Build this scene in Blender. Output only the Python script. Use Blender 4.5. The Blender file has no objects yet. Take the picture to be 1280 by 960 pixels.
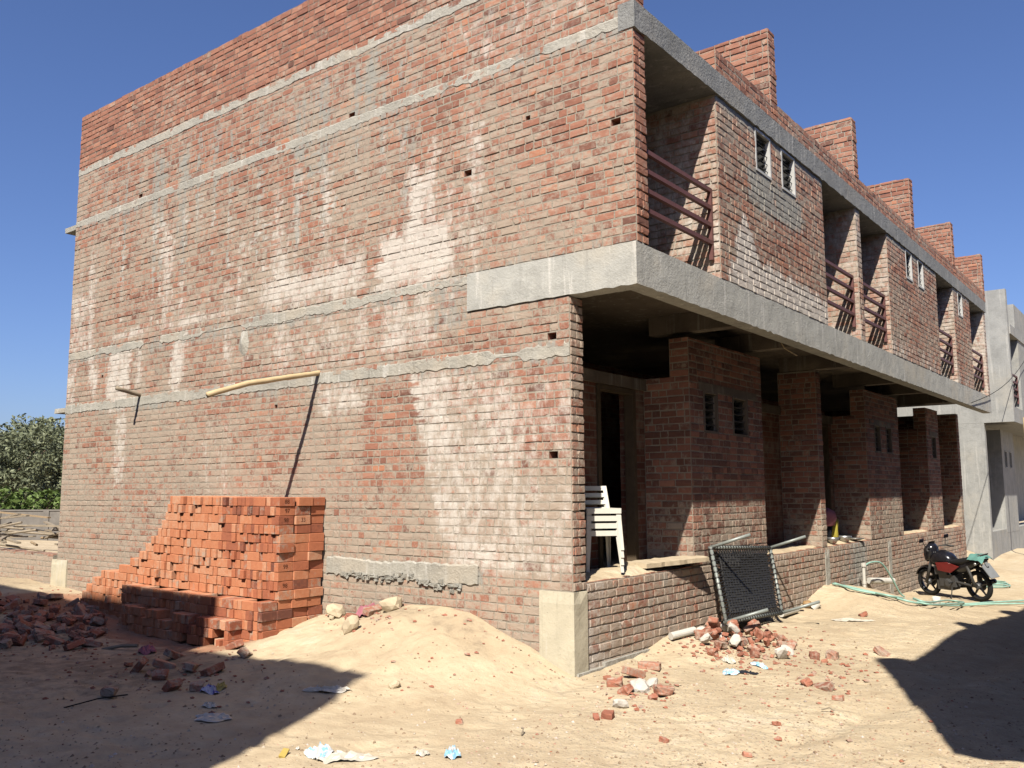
import bpy, bmesh, math, random
from mathutils import Vector, Matrix, noise
RD = random.Random(11)
sc = bpy.context.scene
col = sc.collection
V = Vector
Z = V((0, 0, 1))

# ------------------------------------------------------------------ camera
YAW, PITCH, ROLL, FPX = 0.6565, 0.1223, -0.0042, 1111.3
CAM = V((4.9703, -7.4168, 1.8))
fw = V((-math.sin(YAW) * math.cos(PITCH), math.cos(YAW) * math.cos(PITCH), math.sin(PITCH)))
r0 = V((math.cos(YAW), math.sin(YAW), 0)); u0_ = r0.cross(fw)
rt = r0 * math.cos(ROLL) + u0_ * math.sin(ROLL)
up = -r0 * math.sin(ROLL) + u0_ * math.cos(ROLL)
cd = bpy.data.cameras.new('camera'); cam = bpy.data.objects.new('camera', cd); col.objects.link(cam)
m = Matrix((rt, up, -fw)).transposed().to_4x4(); m.translation = CAM
cam.matrix_world = m
cd.sensor_width = 36; cd.lens = FPX / 1280 * 36; cd.clip_end = 2000; cd.clip_start = .05
sc.camera = cam

# ------------------------------------------------------------------ small maths
def ss(a, b, x):
    t = min(1.0, max(0.0, (x - a) / (b - a))); return t * t * (3 - 2 * t)
def bx(x, a, b, s): return ss(a - s, a + s, x) * (1 - ss(b - s, b + s, x))
def nz(x, y=0., z=0.): return noise.noise((x, y, z))
def lerp(pts, x):
    if x <= pts[0][0]: return pts[0][1]
    for (a, b), (c, d) in zip(pts, pts[1:]):
        if x <= c: return b + (d - b) * (x - a) / (c - a)
    return pts[-1][1]
HEAP = [(-10.6, .0), (-9, .0), (-4.6, .05), (-3.7, .33), (-3.1, .4), (-2.7, .45), (-2.2, .56), (-1.6, .58), (-1.3, .53), (-.95, .4), (-.55, .28), (-.2, .11), (.15, 0)]
def gauss(x, y, cx, cy, s, h): return h * math.exp(-((x - cx) ** 2 + (y - cy) ** 2) / (2 * s * s))
def gbase(x, y):
    z = -.3 * ss(4, 12, y) * (1 - ss(60, 120, abs(y)))
    z += .2 * ss(-4.5, -10, x) * ss(-3.5, -.5, y)
    h = lerp(HEAP, x)
    if h > 0:
        d = max(0, -y - .05); hh = 0
        w = 1.9 + 1.15 * h
        if d < w: hh = h * (1 - d / w) ** 1.35 * (1 - .12 * math.sin(math.pi * d / w) + .16 * math.sin(9 * d / w + 2 * nz(x * .8, 3)) * (d / w) * (1 - d / w) * 2)
        z = max(z, z + hh)
    z += gauss(x, y, .1, 2.2, .5, .17) + gauss(x, y, .35, 7.5, .85, .42) + gauss(x, y, .3, 3.9, .55, .1)
    z += gauss(x, y, .2, 17.6, .8, .28) + gauss(x, y, .7, 25, 1.8, .25) + gauss(x, y, 1.6, 5.5, .8, .06)
    z += gauss(x, y, -11.8, -.6, 1.1, .16) + gauss(x, y, -9.6, -1.6, .9, .1)
    return z
def ground(x, y):
    n = 0
    if -9 < x < 6 and -7 < y < 14:
        q = abs(nz(x * 3.3, y * 3.3, 21)); n -= .02 * ss(.3, .5, q); n += .006 * abs(nz(x * 8, y * 8, 17)) - .003
        rut = x - 2.6 - .5 * math.sin(y * .35); n -= .03 * math.exp(-(rut / .16) ** 2) + .025 * math.exp(-((rut - 1.1) / .14) ** 2) - .012 * math.exp(-((rut - .28) / .12) ** 2)
    n += .035 * nz(x * .55, y * .55, 3) + .016 * nz(x * 1.7, y * 1.7, 9) + .008 * nz(x * 5, y * 5, 1)
    lump = max(0, lerp(HEAP, x)) * bx(y, -1.9, -.1, .3)
    n += lump * (.1 * nz(x * 2.2, y * 2.2, 5) + .06 * abs(nz(x * 5.5, y * 5.5, 2)))
    return gbase(x, y) + n
def ray(px, py): return (fw + rt * ((px - 640) / FPX) + up * ((480 - py) / FPX))
def gp(px, py, up_=0.):
    d = ray(px, py); t = 3.0
    while t < 90:
        p = CAM + d * t
        if p.z <= ground(p.x, p.y) + up_: break
        if -10.5 < p.x < 0 and p.y > -.14: p.y = -.14; break
        if 0 <= p.y < 18 and p.x < .1: p.x = .1; break
        t += .03
    return V((p.x, p.y, ground(p.x, p.y)))
def onplane(px, py, ax, val):
    d = ray(px, py); t = (val - CAM[ax]) / d[ax]; return CAM + d * t

# ------------------------------------------------------------------ materials
class NT:
    def __init__(s, name):
        s.mat = bpy.data.materials.new(name); s.mat.use_nodes = True
        s.t = s.mat.node_tree; s.t.nodes.clear()
        s.out = s.t.nodes.new('ShaderNodeOutputMaterial'); s.b = s.t.nodes.new('ShaderNodeBsdfPrincipled')
        s.t.links.new(s.b.outputs[0], s.out.inputs[0])
    def n(s, ty, **kw):
        o = s.t.nodes.new('ShaderNode' + ty)
        for k, v in kw.items(): setattr(o, k, v)
        return o
    def l(s, a, b): s.t.links.new(a, b)
    def put(s, sock, v):
        if hasattr(v, 'links') or isinstance(v, bpy.types.NodeSocket): s.l(v, sock)
        else: sock.default_value = v
    def math(s, op, a, b=None, clamp=False):
        o = s.n('Math', operation=op); o.use_clamp = clamp; s.put(o.inputs[0], a)
        if b is not None: s.put(o.inputs[1], b)
        return o.outputs[0]
    def noise(s, vec, scale, detail=4, rough=.6, dist=0):
        o = s.n('TexNoise'); s.l(vec, o.inputs['Vector']); o.inputs['Scale'].default_value = scale
        o.inputs['Detail'].default_value = detail; o.inputs['Roughness'].default_value = rough; o.inputs['Distortion'].default_value = dist
        return o.outputs[0]
    def mix(s, f, a, b, mode='MIX'):
        o = s.n('Mix', data_type='RGBA', blend_type=mode); s.put(o.inputs[0], f); s.put(o.inputs[6], a if not isinstance(a, tuple) else (*a, 1)[:4]); s.put(o.inputs[7], b if not isinstance(b, tuple) else (*b, 1)[:4])
        return o.outputs[2]
    def ramp(s, f, stops):
        o = s.n('ValToRGB'); s.l(f, o.inputs[0]); e = o.color_ramp.elements
        while len(e) < len(stops): e.new(.5)
        for q, (p, c) in zip(e, stops): q.position = p; q.color = (*c, 1)
        return o.outputs[0]
    def rng(s, v, a, b, c=0., d=1.):
        o = s.n('MapRange', interpolation_type='SMOOTHSTEP'); s.put(o.inputs[0], v)
        for k, q in zip((1, 2, 3, 4), (a, b, c, d)): o.inputs[k].default_value = q
        return o.outputs[0]
    def bump(s, h, strength, dist):
        o = s.n('Bump'); s.l(h, o.inputs['Height']); o.inputs['Strength'].default_value = strength; o.inputs['Distance'].default_value = dist
        s.l(o.outputs[0], s.b.inputs['Normal'])
    def scaled(s, vec, sx, sy, sz):
        o = s.n('VectorMath', operation='MULTIPLY'); s.l(vec, o.inputs[0]); o.inputs[1].default_value = (sx, sy, sz); return o.outputs[0]
    def coords(s):
        tc = s.n('TexCoord'); oi = s.n('ObjectInfo')
        a = s.n('VectorMath', operation='ADD'); s.l(tc.outputs['Object'], a.inputs[0])
        mlt = s.math('MULTIPLY', oi.outputs['Random'], 37.); s.l(mlt, a.inputs[1])
        return a.outputs[0], oi.outputs['Random']
    def bv(s):
        a = s.n('Attribute', attribute_name='bv'); sp = s.n('SeparateColor'); s.l(a.outputs['Color'], sp.inputs[0])
        return sp.outputs[0], sp.outputs[1], sp.outputs[2], a.outputs['Alpha']
    def fin(s, c, rough=.9, spec=.2, metal=0., k=.72):
        if k != 1: c = s.mix(1., c, (k, k, k), 'MULTIPLY')
        s.put(s.b.inputs['Base Color'], c if not isinstance(c, tuple) else (*c, 1)[:4]); s.put(s.b.inputs['Roughness'], rough)
        s.b.inputs['Specular IOR Level'].default_value = spec; s.b.inputs['Metallic'].default_value = metal
        return s.mat

BR = [(0, (.15, .066, .05)), (.28, (.265, .112, .077)), (.55, (.36, .158, .104)), (.8, (.41, .205, .14)), (1, (.48, .2, .112))]
BRL = [(0, (.17, .06, .042)), (.2, (.34, .105, .055)), (.5, (.48, .155, .073)), (.78, (.58, .225, .11)), (1, (.62, .36, .23))]
def weather(t, c, vec, g, b, a, smearc=(.425, .36, .285), f0=.06):
    na = t.noise(vec, 12., 6, .75); nb = t.noise(t.scaled(vec, 1.2, 1.2, .65), 9., 6, .75); nc = t.noise(t.scaled(vec, 1.4, 1.4, .5), 9., 6, .75)
    if b is not None:
        f = t.rng(t.math('ADD', b, t.math('MULTIPLY', t.math('SUBTRACT', na, .5), 2.6)), .25, .85, f0, .86)
        smearc = t.mix(t.noise(vec, 3.3, 4, .6), tuple(x * .78 for x in smearc), tuple(x * 1.18 for x in smearc))
        c = t.mix(f, c, smearc)
    f3 = t.rng(t.math('ADD', a, t.math('MULTIPLY', t.math('SUBTRACT', nc, .5), 2.2)), .4, .85, 0, .9)
    c = t.mix(f3, c, t.mix(na, (.24, .24, .215), (.42, .41, .365)))
    f2 = t.rng(t.math('ADD', g, t.math('MULTIPLY', t.math('SUBTRACT', nb, .5), 1.9)), .3, 1.0, 0, .9)
    return t.mix(f2, c, t.mix(na, (.54, .49, .43), (.72, .67, .6)))
def brick_mat(name, ramp, loose=False):
    t = NT(name); vec, rnd = t.coords(); r, g, b, a = t.bv()
    if loose: r = t.math('ADD', t.math('MULTIPLY', r, .3), t.math('MULTIPLY', rnd, .7))
    n = t.noise(vec, 22., 4, .7)
    c = t.ramp(t.math('ADD', r, t.math('MULTIPLY', t.math('SUBTRACT', n, .5), .5)), ramp)
    c = weather(t, c, vec, g, b, a)
    n2 = t.noise(vec, 90., 3, .7)
    c = t.mix(t.rng(n2, .62, .75, 0, .5), c, (.12, .06, .045))
    t.bump(t.math('ADD', n, t.math('MULTIPLY', n2, .6)), .55, .006)
    return t.fin(c, .92, .15)
def mortar_mat(name, base=(.37, .325, .262)):
    t = NT(name); vec, rnd = t.coords(); r, g, b, a = t.bv()
    n = t.noise(vec, 9., 5, .7)
    c = t.mix(n, tuple(x * .62 for x in base), tuple(x * 1.3 for x in base))
    c = weather(t, c, vec, t.math('MULTIPLY', g, .85), None, a)
    n2 = t.noise(vec, 70., 3, .7)
    t.bump(t.math('ADD', n, n2), .8, .012)
    return t.fin(c, .95, .1)
def concrete_mat(name, base, streak=.5, warm=(.5, .42, .3), wf=.3, bumpy=.5):
    t = NT(name); vec, rnd = t.coords(); r, g, b, a = t.bv()
    n = t.noise(vec, 2.2, 6, .65); n3 = t.noise(vec, 35., 4, .7)
    c = t.mix(n, tuple(x * .66 for x in base), tuple(min(.8, x * 1.28) for x in base))
    st = t.noise(t.scaled(vec, 6, 6, .35), 1.6, 4, .7)
    c = t.mix(t.rng(st, .55, .68, 0, streak), c, (.66, .64, .59))
    st2 = t.noise(t.scaled(vec, 9, 9, .5), 1.1, 4, .7)
    c = t.mix(t.rng(st2, .56, .75, 0, .55), c, tuple(x * .5 for x in base))
    c = t.mix(t.rng(t.noise(vec, 1.1, 3), .5, .7, 0, wf), c, warm)
    c = t.mix(t.rng(n3, .62, .74, 0, .65), c, tuple(x * .35 for x in base))
    c = t.mix(t.rng(t.noise(vec, 3.1, 5, .7), .5, .66, 0, .35), c, tuple(x * .6 for x in base))
    t.bump(t.math('ADD', n3, t.noise(vec, 8., 4)), bumpy, .015)
    return t.fin(c, .9, .2)
def plain(name, c, rough=.5, spec=.4, metal=0., var=.25, scale=12., bump=0.):
    t = NT(name); vec, rnd = t.coords(); n = t.noise(vec, scale, 4, .65)
    cc = t.mix(n, tuple(x * (1 - var) for x in c), tuple(min(1, x * (1 + var)) for x in c))
    if bump: t.bump(n, bump, .01)
    return t.fin(cc, rough, spec, metal)
M = {}
M['brick'] = brick_mat('wall_brick', BR)
M['mortar'] = mortar_mat('mortar')
M['mortar_dark'] = mortar_mat('mortar_dark', (.25, .2, .158))
M['loose'] = brick_mat('fresh_brick', BRL, True)
M['rubble'] = brick_mat('rubble_brick', [(0, (.2, .07, .045)), (.5, (.36, .13, .08)), (1, (.46, .2, .13))], True)
M['conc'] = concrete_mat('beam_concrete', (.47, .465, .425), .75)
M['conc_rough'] = concrete_mat('slab_concrete', (.27, .272, .262), .35, (.33, .3, .25), .3, .9)
M['band'] = concrete_mat('band_concrete', (.43, .41, .355), .5, (.46, .38, .28), .4, .9)
M['pale'] = concrete_mat('column_plaster', (.56, .51, .385), .3, (.6, .5, .34), .4, .3)
M['greyplaster'] = concrete_mat('grey_plaster', (.36, .362, .345), .35, (.4, .37, .31), .45, .4)
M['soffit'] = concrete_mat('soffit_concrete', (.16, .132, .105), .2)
M['white_paint'] = plain('frame_whitewash', (.5, .5, .48), .7, .2, 0, .2)
M['glass'] = plain('louvre_glass', (.03, .035, .035), .12, .5)
M['iron'] = plain('rail_iron', (.15, .066, .06), .55, .3, 0, .3)
M['dark_iron'] = plain('dark_iron', (.05, .048, .045), .6, .3)
M['wood'] = plain('old_wood', (.34, .25, .15), .85, .15, 0, .4, 9, .4)
M['greywood'] = plain('grey_wood', (.3, .25, .185), .9, .1, 0, .5, 7, .5)
M['dark_wood'] = plain('dark_wood', (.1, .075, .05), .85, .15, 0, .4, 9, .4)
M['bamboo'] = plain('bamboo', (.56, .43, .25), .6, .25, 0, .25, 10, .3)
M['stone'] = plain('pale_stone', (.52, .43, .3), .9, .1, 0, .35, 9, .8)
M['cement_lump'] = plain('cement_lump', (.55, .51, .45), .95, .1, 0, .3, 14, .9)
M['pvc'] = plain('pvc_pipe', (.58, .56, .5), .45, .35, 0, .15)
M['white_plastic'] = plain('chair_plastic', (.68, .66, .58), .4, .4, 0, .08)
M['steel'] = plain('cot_pipe_paint', (.26, .285, .265), .45, .4, .2, .4, 20)
M['strap'] = plain('black_strap', (.024, .023, .022), .5, .35, 0, .4)
M['rubber'] = plain('rubber', (.018, .018, .018), .8, .2)
M['black_paint'] = plain('black_paint', (.012, .012, .016), .22, .5)
M['red_paint'] = plain('red_paint', (.2, .022, .02), .3, .5)
M['chrome'] = plain('alloy', (.45, .45, .44), .35, .5, .8)
M['engine'] = plain('engine_grey', (.1, .1, .1), .5, .4, .4)
M['seat'] = plain('seat_vinyl', (.015, .015, .016), .55, .3)
M['plate'] = plain('plate_grey', (.2, .21, .22), .4, .4)
M['hose'] = plain('hose_green', (.3, .5, .42), .45, .35, 0, .3)
M['cloth_green'] = plain('cloth_green', (.12, .27, .235), .9, .1)
M['cloth_pink'] = plain('cloth_pink', (.4, .16, .19), .9, .1)
M['cloth_yellow'] = plain('cloth_yellow', (.4, .34, .06), .9, .1)
M['cloth_dark'] = plain('cloth_dark', (.02, .022, .03), .9, .1)
M['film'] = plain('plastic_film', (.52, .48, .4), .3, .5, 0, .1)
M['film_blue'] = None
def print_film(name, a, b, scale):
    t = NT(name); vec, rnd = t.coords(); n = t.noise(vec, scale, 3, .6)
    return t.fin(t.mix(t.rng(n, .47, .53), a, b), .4, .4)
M['film_blue'] = print_film('printed_film', (.6, .61, .6), (.25, .5, .68), 14.)
M['film_violet'] = print_film('violet_film', (.12, .1, .42), (.5, .48, .6), 12.)
M['yellow_plastic'] = plain('yellow_plastic', (.5, .37, .1), .5, .3)
M['brown_pot'] = plain('brown_fitting', (.32, .2, .09), .6, .3)
M['stamp'] = plain('stamp_dark', (.075, .03, .02), .95, .05)

def sand_mat():
    t = NT('sand'); tc = t.n('TexCoord'); vec = tc.outputs['Object']; r, g, b, a = t.bv()
    n1 = t.noise(vec, .7, 5, .6); n2 = t.noise(vec, 5., 5, .65); n3 = t.noise(vec, 45., 4, .75)
    c = t.ramp(t.math('ADD', t.math('MULTIPLY', n1, .55), t.math('MULTIPLY', n2, .45)), [(.32, (.42, .325, .215)), (.48, (.52, .42, .283)), (.56, (.565, .466, .318)), (.7, (.64, .55, .41))])
    c = t.mix(t.rng(n3, .6, .78, 0, .4), c, (.34, .25, .16))
    c = t.mix(t.rng(n3, .3, .42, .35, 0), c, (.62, .52, .36))
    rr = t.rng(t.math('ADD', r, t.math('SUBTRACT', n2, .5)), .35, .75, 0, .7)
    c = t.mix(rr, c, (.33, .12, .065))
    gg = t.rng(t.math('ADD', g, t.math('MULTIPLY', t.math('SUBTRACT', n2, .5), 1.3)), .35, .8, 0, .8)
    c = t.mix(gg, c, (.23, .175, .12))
    v = t.n('TexVoronoi', feature='F1'); t.l(vec, v.inputs['Vector']); v.inputs['Scale'].default_value = 34.
    pc = t.ramp(v.outputs['Color'], [(.2, (.3, .25, .19)), (.6, (.55, .48, .38)), (.9, (.36, .2, .14))])
    peb = t.math('MULTIPLY', t.rng(v.outputs['Distance'], .2, .34, 1, 0), t.rng(t.math('ADD', b, t.math('MULTIPLY', t.math('SUBTRACT', n2, .5), 1.2)), .3, .8, 0, .85))
    c = t.mix(peb, c, pc)
    h = t.math('ADD', t.math('ADD', n2, t.math('MULTIPLY', n3, .35)), t.math('MULTIPLY', peb, .35))
    h = t.math('ADD', h, t.math('MULTIPLY', t.noise(vec, 14., 3, .6), .6))
    vv = t.n('TexVoronoi', feature='SMOOTH_F1'); t.l(vec, vv.inputs['Vector']); vv.inputs['Scale'].default_value = 11.; vv.inputs['Randomness'].default_value = 1.
    h = t.math('SUBTRACT', h, t.math('MULTIPLY', t.math('MULTIPLY', vv.outputs['Distance'], 1.1), t.rng(n1, .42, .6)))
    t.bump(h, .6, .032)
    return t.fin(c, .97, .08)
M['sand'] = sand_mat()
def leaf_mat(name, a, b):
    t = NT(name); r, g, bb, al = t.bv()
    return t.fin(t.mix(r, a, b), .6, .25)
M['leaf'] = leaf_mat('leaf_dark', (.08, .098, .055), (.23, .25, .14))
M['leaf_bright'] = leaf_mat('leaf_bright', (.06, .1, .02), (.16, .23, .06))
M['bark'] = plain('bark', (.12, .09, .065), .95, .1, 0, .4, 5, .8)
def flat_brick():
    t = NT('brick_pattern'); tc = t.n('TexCoord'); mp = t.n('Mapping'); t.l(tc.outputs['Object'], mp.inputs[0])
    geo = t.n('NewGeometry'); sx = t.n('SeparateXYZ'); t.l(tc.outputs['Object'], sx.inputs[0])
    cx = t.n('CombineXYZ'); t.l(t.math('ADD', sx.outputs[0], sx.outputs[1]), cx.inputs[0]); t.l(sx.outputs[2], cx.inputs[1])
    br = t.n('TexBrick'); t.l(cx.outputs[0], br.inputs['Vector']); br.inputs['Scale'].default_value = 1
    br.inputs['Brick Width'].default_value = .235; br.inputs['Row Height'].default_value = .0873; br.inputs['Mortar Size'].default_value = .008
    br.inputs['Color1'].default_value = (.12, .05, .038, 1); br.inputs['Color2'].default_value = (.21, .085, .058, 1); br.inputs['Mortar'].default_value = (.19, .155, .12, 1)
    n = t.noise(tc.outputs['Object'], 3., 5, .7)
    c = t.mix(t.rng(n, .45, .65, 0, .6), br.outputs[0], (.31, .25, .195))
    t.bump(br.outputs['Fac'], -.6, .01)
    return t.fin(c, .95, .1)
M['brick_flat'] = flat_brick()

# ------------------------------------------------------------------ mesh builder
class MB:
    def __init__(s): s.v = []; s.f = []; s.c = []; s.m = []
    def vert(s, p, c=(.5, 0, 0, 0)): s.v.append(tuple(p)); s.c.append(c); return len(s.v) - 1
    def face(s, ps, c=(.5, 0, 0, 0), mi=0):
        i = [s.vert(p, c) for p in ps]; s.f.append(i); s.m.append(mi)
    def box(s, x0, x1, y0, y1, z0, z1, mi=0, c=(.5, 0, 0, 0), jit=0.):
        q = lambda: RD.uniform(-jit, jit) if jit else 0
        i = [s.vert((x + q(), y + q(), z + q()), c) for z in (z0, z1) for y in (y0, y1) for x in (x0, x1)]
        for f in ((0, 2, 3, 1), (4, 5, 7, 6), (0, 1, 5, 4), (2, 6, 7, 3), (0, 4, 6, 2), (1, 3, 7, 5)):
            s.f.append([i[k] for k in f]); s.m.append(mi)
    def obox(s, o, a, b, d, mi=0, c=(.5, 0, 0, 0)):  # oriented box: corner-centre o, half axes a,b,d
        i = [s.vert(o + a * x + b * y + d * z, c) for z in (-1, 1) for y in (-1, 1) for x in (-1, 1)]
        for f in ((0, 2, 3, 1), (4, 5, 7, 6), (0, 1, 5, 4), (2, 6, 7, 3), (0, 4, 6, 2), (1, 3, 7, 5)):
            s.f.append([i[k] for k in f]); s.m.append(mi)
    def tube(s, pts, rad, n=8, mi=0, c=(.5, 0, 0, 0), cap=True):
        pts = [V(p) for p in pts]; rings = []
        for k, p in enumerate(pts):
            d = (pts[min(k + 1, len(pts) - 1)] - pts[max(k - 1, 0)]).normalized()
            a = d.cross(Z if abs(d.z) < .9 else V((1, 0, 0))).normalized(); b = d.cross(a)
            r = rad[k] if isinstance(rad, (list, tuple)) else rad
            rings.append([s.vert(p + (a * math.cos(q) + b * math.sin(q)) * r, c) for q in (2 * math.pi * j / n for j in range(n))])
        for A, B in zip(rings, rings[1:]):
            for j in range(n): s.f.append([A[j], A[(j + 1) % n], B[(j + 1) % n], B[j]]); s.m.append(mi)
        if cap: s.f.append(rings[0][::-1]); s.m.append(mi); s.f.append(rings[-1]); s.m.append(mi)
    def lathe(s, o, ax, prof, n=16, mi=0):  # prof: (radius, along)
        ax = V(ax).normalized(); a = ax.cross(Z if abs(ax.z) < .9 else V((1, 0, 0))).normalized(); b = ax.cross(a); rings = []
        for r, h in prof:
            rings.append([s.vert(V(o) + ax * h + (a * math.cos(q) + b * math.sin(q)) * r) for q in (2 * math.pi * j / n for j in range(n))])
        for A, B in zip(rings, rings[1:]):
            for j in range(n): s.f.append([A[j], A[(j + 1) % n], B[(j + 1) % n], B[j]]); s.m.append(mi)
        for r_ in (rings[0][::-1], rings[-1]): s.f.append(r_); s.m.append(mi)
    def build(s, name, mats, parent=None, smooth=False):
        me = bpy.data.meshes.new(name); me.from_pydata(s.v, [], s.f)
        if not isinstance(mats, (list, tuple)): mats = [mats]
        for q in mats: me.materials.append(M[q] if isinstance(q, str) else q)
        me.polygons.foreach_set('material_index', s.m)
        if smooth: me.polygons.foreach_set('use_smooth', [True] * len(s.f))
        at = me.attributes.new('bv', 'FLOAT_COLOR', 'POINT'); at.data.foreach_set('color', [x for c in s.c for x in c])
        me.update()
        o = bpy.data.objects.new(name, me); col.objects.link(o)
        if parent: o.parent = parent
        return o
def tag(o, label=None, cat=None, group=None, kind=None):
    for k, v in (('label', label), ('category', cat), ('group', group), ('kind', kind)):
        if v: o[k] = v
    return o
def thing(name, label, cat, loc=(0, 0, 0), rz=0., group=None):
    o = bpy.data.objects.new(name, None); col.objects.link(o); o.location = loc; o.rotation_euler = (0, 0, rz)
    return tag(o, label, cat, group)

# ------------------------------------------------------------------ brickwork
CH = .0873
def rects(u0, u1, z0, z1, holes):
    us = sorted({u0, u1} | {min(max(h[i], u0), u1) for h in holes for i in (0, 1)})
    out = []
    for a, b in zip(us, us[1:]):
        if b - a < 1e-4: continue
        cuts = sorted((max(h[2], z0), min(h[3], z1)) for h in holes if h[0] < b - 1e-4 and h[1] > a + 1e-4)
        z = z0
        for c, d in cuts:
            if c > z + 1e-4: out.append((a, b, z, c))
            z = max(z, d)
        if z < z1 - 1e-4: out.append((a, b, z, z1))
    return out
def sf_plain(eff, smear, tint=0):
    def f(p):
        s = smear + .22 * nz(p.x * .8 + 3, p.y * .8, p.z * .8); e = eff + .25 * nz(p.x * 1.3, p.y * 1.3 + 7, p.z * .7)
        return max(0, e), max(0, s), .22 + .3 * nz(p.x * 1.1 + 9, p.y * 1.1, p.z * .9)
    return f
def wall_face(mb, O, U, N, a, b, z0, z1, sf, holes=(), deep=(), mm=0, bm=1, prot=(.001, .0075), hdr=.35, cell=.14, zc0=None, tophdr=False):
    allh = list(holes) + [d[:4] for d in deep]
    P = lambda u, z, off: O + U * u + Z * z + N * off
    for (p, q, r, s_) in rects(a, b, z0, z1, allh):
        nu = max(1, math.ceil((q - p) / cell)); nv = max(1, math.ceil((s_ - r) / cell))
        idx = []
        for j in range(nv + 1):
            row = []
            for i in range(nu + 1):
                w = P(p + (q - p) * i / nu, r + (s_ - r) * j / nv, 0)
                e, sm, t = sf(w); row.append(mb.vert(w, (.5, e, sm, t)))
            idx.append(row)
        for j in range(nv):
            for i in range(nu): mb.f.append([idx[j][i], idx[j][i + 1], idx[j + 1][i + 1], idx[j + 1][i]]); mb.m.append(mm)
    for (p, q, r, s_, dp) in deep:
        A = [P(p, r, 0), P(q, r, 0), P(q, s_, 0), P(p, s_, 0)]; B = [x - N * dp for x in A]
        for k in range(4): mb.face([A[k], A[(k + 1) % 4], B[(k + 1) % 4], B[k]], (.4, 0, .1, 0), bm)
        mb.face(B, (.3, 0, .1, 0), bm)
    zz = z0 if zc0 is None else zc0
    k = 0
    while zz < z1 - .03:
        lo, hi = zz + .006, min(zz + CH - .006, z1)
        iv = [(a, b)]
        for h in allh:
            if h[2] < hi - .02 and h[3] > lo + .02:
                iv = [s2 for x, y in iv for s2 in ((x, min(y, h[0])), (max(x, h[1]), y)) if s2[1] - s2[0] > .02]
        last = zz + CH >= z1 - .04
        cprot = RD.uniform(*prot)
        hd = .92 if (tophdr and last) else (hdr + .3 * (k % 2) - .1)
        for x, y in iv:
            u = x + (RD.uniform(0, .11) if k % 2 else 0)
            if u > x + .03: spans = [(x, u)]
            else: spans = []; u = x
            while u < y - .004:
                L = .112 if RD.random() < hd else .228
                L += RD.uniform(-.008, .008)
                if y - (u + L) < .05: L = y - u
                spans.append((u, min(u + L, y))); u += L
            for s0, s1 in spans:
                if hi - lo < .025 or s1 - s0 < .03: continue
                s0 += .005; s1 -= .005
                rnd = min(1, max(0, RD.gauss(.52, .2) + RSH[0])); off = cprot + RD.uniform(-.003, .004)
                off = max(off, .0022)
                j = lambda q=.003: RD.uniform(-q, q)
                l2, h2 = lo + j(), hi + j()
                ce = RD.uniform(.86, 1.1); cs = RD.gauss(0, .12)
                fr, bk = [], []
                um, w3 = (s0 + s1) / 2, (s1 - s0) * .28; chip = RD.random() < .22
                pass
                for q, (uu, zv, du, dz) in enumerate(((s0, l2, 1, 1), (um - w3, l2, 0, 1), (um + w3, l2, 0, 1), (s1, l2, -1, 1), (s1, (l2 + h2) / 2, -1, 0), (s1, h2, -1, -1), (um + w3, h2, 0, -1), (um - w3, h2, 0, -1), (s0, h2, 1, -1), (s0, (l2 + h2) / 2, 1, 0))):
                    ins = .004 + (RD.uniform(.004, .016) if chip and du and dz and RD.random() < .5 else 0)
                    wb = P(uu, zv, -.004); wf = P(uu + du * ins + j(.0025), zv + dz * ins + j(.0025), off + j(.0022))
                    e, sm, t = sf(wf); cc = (rnd, e * ce, max(0, sm + cs), t)
                    bk.append(mb.vert(wb, cc)); fr.append(mb.vert(wf, cc))
                c0 = mb.vert(P(um, (l2 + h2) / 2, off + .0015), cc); nq = len(fr)
                for q in range(nq):
                    mb.f.append([fr[q], fr[(q + 1) % nq], c0]); mb.m.append(bm)
                    mb.f.append([bk[q], bk[(q + 1) % nq], fr[(q + 1) % nq], fr[q]]); mb.m.append(bm)
        zz += CH; k += 1
RSH = [0.]
X_ = V((1, 0, 0)); Y_ = V((0, 1, 0))
def bbox(mb, x0, x1, y0, y1, z0, z1, faces, sf, holesE=(), holesS=(), hdr=.35, prot=(.001, .0075), tophdr=False, mm=0):
    e = .005; E_ = 'E' in faces; S_ = 'S' in faces; N_ = 'N' in faces
    if holesE:
        for p, q, r, s_ in rects(y0, y1, z0, z1, holesE): mb.box(x0, x1 - e, p, q, r, s_, mm)
    elif holesS:
        for p, q, r, s_ in rects(x0, x1, z0, z1, holesS): mb.box(p, q, y0 + e, y1, r, s_, mm)
    else: mb.box(x0, x1 - (e if E_ else 0), y0 + (e if S_ else 0), y1 - (e if N_ else 0), z0, z1 - .004, mm)
    if E_: wall_face(mb, V((x1, 0, 0)), Y_, X_, y0, y1, z0, z1, sf, holesE, hdr=hdr, prot=prot, tophdr=tophdr, mm=mm)
    if S_: wall_face(mb, V((0, y0, 0)), X_, -Y_, x0, x1, z0, z1, sf, holesS, hdr=hdr, prot=prot, mm=mm)
    if N_: wall_face(mb, V((0, y1, 0)), X_, Y_, x0, x1, z0, z1, sf, hdr=hdr, prot=prot, mm=mm)
    if 'T' in faces:
        ln = y1 - y0 > x1 - x0
        u = (y0 if ln else x0)
        while u < (y1 if ln else x1) - .03:
            L = RD.choice((.11, .225)); v = min(u + L, y1 if ln else x1); h = RD.uniform(.0, .014)
            c = (min(1, max(0, RD.gauss(.5, .25))), 0, RD.uniform(.1, .5), .1)
            if ln: mb.box(x0 + .003, x1 - .003, u + .006, v - .004, z1 - .03, z1 + h, 1, c, .003)
            else: mb.box(u + .006, v - .004, y0 + .003, y1 - .003, z1 - .03, z1 + h, 1, c, .003)
            u = v
BMATS = ['mortar', 'brick']

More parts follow.
